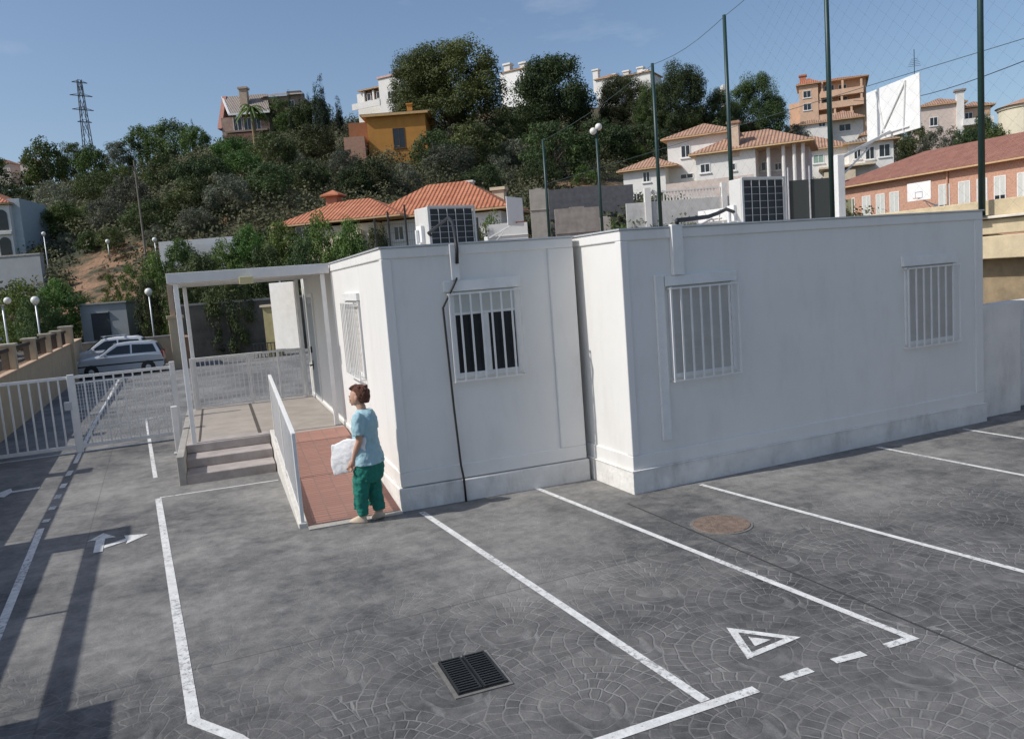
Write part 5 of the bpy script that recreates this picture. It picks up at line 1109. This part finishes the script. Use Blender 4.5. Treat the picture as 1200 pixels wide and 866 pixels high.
car('light blue-grey hatchback parked broadside beyond the gate',(-1.42,37.0,-.29),R(176),3.35,1.34,1.5,mat('silver_blue_paint',(.50,.53,.56),.28,.03,2,metal=.3))
car('white car with a roof rack just behind the blue-grey hatchback',(-2.0,39.7,-.22),R(176),3.4,1.42,1.5,mat('white_car_paint',(.70,.72,.73),.3,.03,2))
mb=MB(); mb.bar((-2.1,39.0,1.25),(-2.1,40.4,1.25),.05).bar((-1.3,39.0,1.25),(-1.3,40.4,1.25),.05).bar((-2.2,39.2,1.29),(-1.2,39.2,1.29),.04); o=mb.build('roof_rack',GALV); tag(o,'pale roof rack bars on the white car','roof rack')
p=place(0,42,-.4); car('pale blue car at the left edge behind the wall pillars',(p.x-1.0,p.y,.35),R(100),3.8,1.42,1.6,mat('pale_blue_paint',(.35,.45,.50),.3,.03,2,metal=.2))
mb=MB(); mb.box(-3,3,-4,8,-1.5,.34); o=mb.build('side_road',CONC); o.location=(p.x-1.8,p.y,0); struct(o)

# ================================================================= PERSON (walks away along the ramp foot, facing left)
SKIN=mat('skin',(.50,.29,.20),.55,.06,20,.1,80); HAIR=mat('auburn_hair',(.12,.035,.014),.5,.4,40,1.0,120)
TOPM=mat('pale_blue_smock',(.33,.50,.55),.85,.09,7,.8,16); TROU=mat('green_trousers',(.010,.165,.125),.85,.16,6,.9,14)
SHOE=mat('beige_shoe',(.55,.45,.34),.6,.08); PAPER=mat('white_plastic_bag',(.80,.80,.80),.35,.03,10,.4,25)
def fuse(mb,name,m,parent,vox,smooth=6,dis=None):
    o=mb.build(name,m,parent,fix=False)
    rm=o.modifiers.new('remesh','REMESH'); rm.mode='VOXEL'; rm.voxel_size=vox; rm.use_smooth_shade=True
    sm=o.modifiers.new('smooth','SMOOTH'); sm.iterations=smooth; sm.factor=.5
    if dis:
        tx=bpy.data.textures.new(name,'CLOUDS'); tx.noise_scale=dis[0]; tx.noise_depth=2
        dm=o.modifiers.new('folds','DISPLACE'); dm.texture=tx; dm.strength=dis[1]; dm.mid_level=.5; dm.texture_coords='LOCAL'
    return o
def limb(mb,pts,rs,n=12): mb.tube(pts,rs,n)
# local: faces -Y, her left is +X ; z up, height 1.53
Pn=thing('person','auburn-haired woman in pale blue smock and green trousers carrying a white bag','person',(1.93,8.50,.0),R(-128),sc=(.98,1.0,.985))
b=MB()
b.loft([((0,-.005,1.17),.04,.04),((0,-.004,1.24),.048,.05),((0,-.012,1.29),.05,.052),((0,-.03,1.325),.048,.055)],16)      # neck
b.loft([((0,.0,1.20),.12,.07),((0,.0,1.10),.14,.09),((0,.0,.95),.13,.09),((0,.0,.80),.145,.105),((0,0,.70),.13,.10)],16) # trunk
HC=(0,-.035,1.40)   # head
b.loft([((0,-.05,1.298),.026,.03),((0,-.056,1.312),.045,.052),((0,-.048,1.335),.060,.074),((0,-.04,1.37),.070,.088),((0,-.03,1.405),.074,.094),((0,-.022,1.44),.074,.094),((0,-.018,1.475),.064,.082),((0,-.015,1.503),.038,.05),((0,-.015,1.512),.01,.015)],20)
b.add([(-.013,-.128,1.365),(.013,-.128,1.365),(0,-.150,1.372),(0,-.124,1.412),(0,-.10,1.36)],[(0,1,2),(0,2,3),(1,3,2),(0,4,1),(0,3,4),(1,4,3)])     # nose
for sx in (-1,1): b.sphere((sx*.074,-.025,1.385),.022,10,6,.4,.8,1.3); b.sphere((sx*.036,-.112,1.372),.022,8,6,1,.6,.8)
b.sphere((0,-.122,1.335),.016,8,6,1.6,.7,.7); b.sphere((0,-.11,1.312),.02,8,6,1.1,.8,.8)
# arms : left (camera side) hangs, slightly bent, hand closed round the bag's lower edge ; right bent in front
def hand(mb,w,d,side,up):
    w=Vector(w); d=Vector(d).normalized(); side=Vector(side).normalized(); nrm=d.cross(side).normalized()
    mb.tube([w-d*.02,w+d*.02,w+d*.05,w+d*.078],[.021,.030,.034,.030],10)
    for k,(off,L_) in enumerate(((-.026,.062),(-.009,.070),(.009,.066),(.025,.052))):
        p0=w+d*.07+side*off; p1=p0+d*L_*.45+nrm*.004*up; p2=p1+d*L_*.25+nrm*.018*up; p3=p2+d*L_*.05+nrm*.024*up
        mb.tube([p0-d*.02,p0,p1,p2,p3],[.009,.0092,.0085,.008,.006],7)
    p0=w+d*.015-side*.026; mb.tube([p0,p0+d*.022-side*.018,p0+d*.048-side*.02+nrm*.012*up,p0+d*.066-side*.012+nrm*.02*up],[.013,.0115,.010,.0075],7)
limb(b,[(.150,.0,1.185),(.172,.005,1.13),(.185,.012,1.03),(.190,.018,.93)],[.045,.046,.040,.034]); limb(b,[(.190,.018,.94),(.188,-.03,.84),(.178,-.075,.735)],[.034,.032,.022]); hand(b,(.178,-.078,.728),(-.02,-.45,-.9),(0,-.9,.45),-1)
limb(b,[(-.150,.0,1.185),(-.178,.0,1.12),(-.195,.02,1.0),(-.20,.03,.92)],[.045,.046,.038,.034]); limb(b,[(-.20,.03,.925),(-.14,-.08,.88),(-.06,-.17,.86)],[.034,.030,.021]); hand(b,(-.05,-.178,.858),(.9,-.25,-.1),(0,-.1,1),1)
# legs
LL=[(.075,.0,.74),(.085,-.03,.56),(.085,-.055,.38),(.085,-.075,.2),(.085,-.075,.07)]
RL=[(-.075,.0,.74),(-.08,.0,.56),(-.075,.0,.38),(-.07,.04,.2),(-.065,.07,.08)]
for P_ in (LL,RL): limb(b,P_,[.085,.075,.055,.045,.032])
fuse(b,'body',SKIN,Pn,.0065,3)
c=MB()   # smock
c.loft([((0,.0,1.255),.062,.060),((0,.002,1.238),.088,.070),((0,.006,1.215),.150,.085),((0,.008,1.17),.178,.104),((0,.008,1.10),.178,.122),((0,.006,1.0),.170,.126),((0,.006,.90),.176,.130),((0,.008,.80),.194,.148),((0,.01,.735),.206,.165),((0,.01,.66),.212,.175)],24)
c.sphere((0,.06,1.10),.12,14,10,1.2,.75,1.25)
for sx in (-1,1): limb(c,[(sx*.125,.004,1.20),(sx*.165,.006,1.165),(sx*.188,.010,1.08),(sx*.196,.014,1.00)],[.062,.066,.066,.070])
for k in range(5): c.tube([(-.17+.03*k,-.09-.01*k,.72),(-.15+.05*k,-.11,.88),(-.1+.05*k,-.1,1.0)],[.018,.012,.006],6)
fuse(c,'smock',TOPM,Pn,.008,3,(.07,.022))
d_=MB()  # trousers
d_.loft([((0,.008,.80),.170,.130),((0,.01,.72),.195,.160),((0,.01,.62),.195,.165),((0,.01,.54),.180,.155),((0,.0,.46),.165,.140)],20)
d_.tube([(.078,-.0,.70),(.088,-.03,.56),(.09,-.055,.40),(.088,-.07,.24),(.086,-.07,.085)],[.108,.100,.086,.070,.056],16)
d_.tube([(-.078,.0,.70),(-.082,.005,.56),(-.078,.01,.40),(-.072,.035,.24),(-.066,.06,.10)],[.112,.106,.092,.076,.062],16)
for sx,P_ in ((1,LL),(-1,RL)):
    for k in range(3): d_.tube([(P_[1][0]+sx*(.03*k-.03),P_[1][1]-.085,.62),(P_[3][0]+sx*(.03*k-.03),P_[3][1]-.07,.16)],[.012,.016],6)
fuse(d_,'trousers',TROU,Pn,.009,2,(.06,.028))
h=MB()
h.loft([((0,.028,1.33),.058,.060),((0,.018,1.36),.078,.086),((0,.006,1.40),.088,.104),((0,-.004,1.44),.091,.112),((0,-.012,1.48),.084,.104),((0,-.012,1.515),.060,.076),((0,-.01,1.535),.022,.03)],20)
rg=random.Random(5)
for k in range(46):
    a=rg.uniform(0,2*PI); z=rg.uniform(1.37,1.52); r=math.sqrt(max(.05,1-((z-1.43)/.12)**2)); x=.086*r*math.cos(a); y=.0+.104*r*math.sin(a)
    if y<-.03 and z<1.46: continue
    h.sphere((x,y,z),.012,6,5,1,1,1.6)
for k in range(7): h.tube([(-.05+.016*k,-.06,1.525),(-.055+.018*k,-.115,1.49),(-.05+.017*k,-.122,1.455)],[.016,.014,.006],6)
ho=MB(); ho.v=[v for v in h.v]; ho.f=h.f
# keep the face clear : push front-lower hair back
ho.v=[Vector((v.x*.93,v.y*.94,v.z-.004)) for v in ho.v]
ho.v=[Vector((v.x,max(v.y,-.030+ (1.455-v.z)*.30) if v.z<1.455 else v.y,v.z)) for v in ho.v]
fuse(ho,'hair',HAIR,Pn,.0065,2,(.02,.010))
for sx in (-1,1):
    e=MB(); e.sphere((sx*.032,-.117,1.388),.011,10,8,1,.6,.7); e.build('eye',mat('eye_dark',(.05,.03,.02),.2),Pn,smooth=True)
    e=MB(); e.tube([(sx*.018,-.125,1.405),(sx*.034,-.124,1.410),(sx*.052,-.112,1.404)],.0042,6); e.build('eyebrow',HAIR,Pn)
e=MB(); e.tube([(-.022,-.128,1.338),(0,-.137,1.341),(.022,-.128,1.338)],[.003,.006,.003],6); e.build('lips',mat('lips',(.40,.13,.10),.5),Pn,smooth=True)
for (ax,ay,az,pit) in ((.085,-.085,.0,0),(-.065,.07,.012,20)):
    f=MB(Matrix.Translation((ax,ay,az))@Matrix.Rotation(R(pit),4,'X'))
    f.loft([((0,-.045,.0),.036,.105),((0,-.045,.018),.040,.110),((0,-.035,.045),.036,.088),((0,-.0,.075),.032,.048),((0,.012,.10),.030,.036)],16); f.build('shoe',SHOE,Pn,smooth=True)
# bag held under her left arm
Bg=thing('carrier_bag','crumpled white plastic bag held under the left arm of the woman','bag',(1.93,8.50,.0),R(-128),sc=(.98,1.0,.985))
g=MB(); rg=random.Random(3); nx,nz=9,7; F_=[];K_=[]
for j in range(nz):
    for i in range(nx):
        u=i/(nx-1); v=j/(nz-1)
        y=.10-.43*u; z=.70+.30*v-.02*u-.14*u*(1-v)*.6-.06*u; bul=.022*math.sin(PI*u)*math.sin(PI*v)+.006; z+=.018*math.sin(u*9+v*3); y+=.014*math.sin(v*8+1)
        F_.append((.222+bul+rg.uniform(-.006,.006)-.02*u,y,z)); K_.append((.215-bul*.35-.02*u,y,z))
vs=F_+K_; n=nx*nz; fs=[]
for j in range(nz-1):
    for i in range(nx-1): a=j*nx+i; fs.append((a,a+nx,a+nx+1,a+1)); fs.append((n+a,n+a+1,n+a+nx+1,n+a+nx))
rim=[i for i in range(nx)]+[j*nx+nx-1 for j in range(1,nz)]+[(nz-1)*nx+i for i in range(nx-2,-1,-1)]+[j*nx for j in range(nz-2,0,-1)]
for k in range(len(rim)): a=rim[k];b2=rim[(k+1)%len(rim)]; fs.append((a,b2,n+b2,n+a))
g.add([(x-.052 if False else x,y,z) for x,y,z in vs],fs); o=g.build('bag',PAPER,Bg,smooth=True,fix=True); o.location=(-.055,-.02,-.13+.12); sb=o.modifiers.new('s','SUBSURF'); sb.levels=2; sb.render_levels=2; tx=bpy.data.textures.new('bag','CLOUDS'); tx.noise_scale=.05; dm=o.modifiers.new('crumple','DISPLACE'); dm.texture=tx; dm.strength=.012; dm.texture_coords='LOCAL'

# ================================================================= CAMERA, SKY, SUN
cam=bpy.data.cameras.new('camera'); co=bpy.data.objects.new('camera',cam); COL.objects.link(co); scene.camera=co
cam.sensor_width=36; cam.lens=36*FPX/1200; cam.clip_end=3000; cam.clip_start=.1
M3=Matrix((CR,CU,-CF)).transposed(); co.matrix_world=Matrix.Translation(EYE)@M3.to_4x4()
w=bpy.data.worlds.new('World'); scene.world=w; w.use_nodes=True; nt=w.node_tree; L=nt.links; bg=nt.nodes['Background']
SUN_EL=R(44.5); sdir=Vector((1,-.09,0)).normalized()   # travel direction of light on the ground
sky=nd(nt,'ShaderNodeTexSky'); sky.sky_type='NISHITA'; sky.sun_disc=False; sky.sun_elevation=SUN_EL
# sky sun azimuth : rotation measured clockwise from +Y
to=-sdir; sky.sun_rotation=math.atan2(to.x,to.y)
sky.altitude=0; sky.air_density=1.0; sky.dust_density=1.6; sky.ozone_density=2.5
tc=nd(nt,'ShaderNodeTexCoord'); mp=nd(nt,'ShaderNodeMapping'); mp.inputs['Scale'].default_value=(1.6,1.6,5.5); L.new(tc.outputs['Generated'],mp.inputs[0])
cn=nd(nt,'ShaderNodeTexNoise',Scale=1.9,Detail=8.0,Roughness=.6); L.new(mp.outputs[0],cn.inputs['Vector'])
cr=nd(nt,'ShaderNodeValToRGB'); cr.color_ramp.elements[0].position=.62; cr.color_ramp.elements[0].color=(0,0,0,1); cr.color_ramp.elements[1].position=.86; cr.color_ramp.elements[1].color=(.3,.3,.3,1)
L.new(cn.outputs['Fac'],cr.inputs[0])
mx=nd(nt,'ShaderNodeMix',data_type='RGBA'); L.new(cr.outputs[0],mx.inputs[0]); L.new(sky.outputs[0],mx.inputs[6]); mx.inputs[7].default_value=(7,7.2,7.6,1)
L.new(mx.outputs[2],bg.inputs[0]); bg.inputs[1].default_value=.118
sl=bpy.data.lights.new('sun','SUN'); so=bpy.data.objects.new('sun',sl); COL.objects.link(so); sl.energy=3.4; sl.angle=R(.53); sl.color=(1,.965,.91)
d=Vector((sdir.x*math.cos(SUN_EL),sdir.y*math.cos(SUN_EL),-math.sin(SUN_EL))); so.rotation_euler=d.to_track_quat('-Z','Y').to_euler(); so.location=(-20,5,30)
scene.view_settings.view_transform='Standard'; scene.view_settings.look='None'; scene.view_settings.gamma=1; scene.view_settings.exposure=.08
scene.render.engine='CYCLES'; scene.cycles.use_denoising=True; scene.cycles.max_bounces=6; scene.cycles.transparent_max_bounces=8
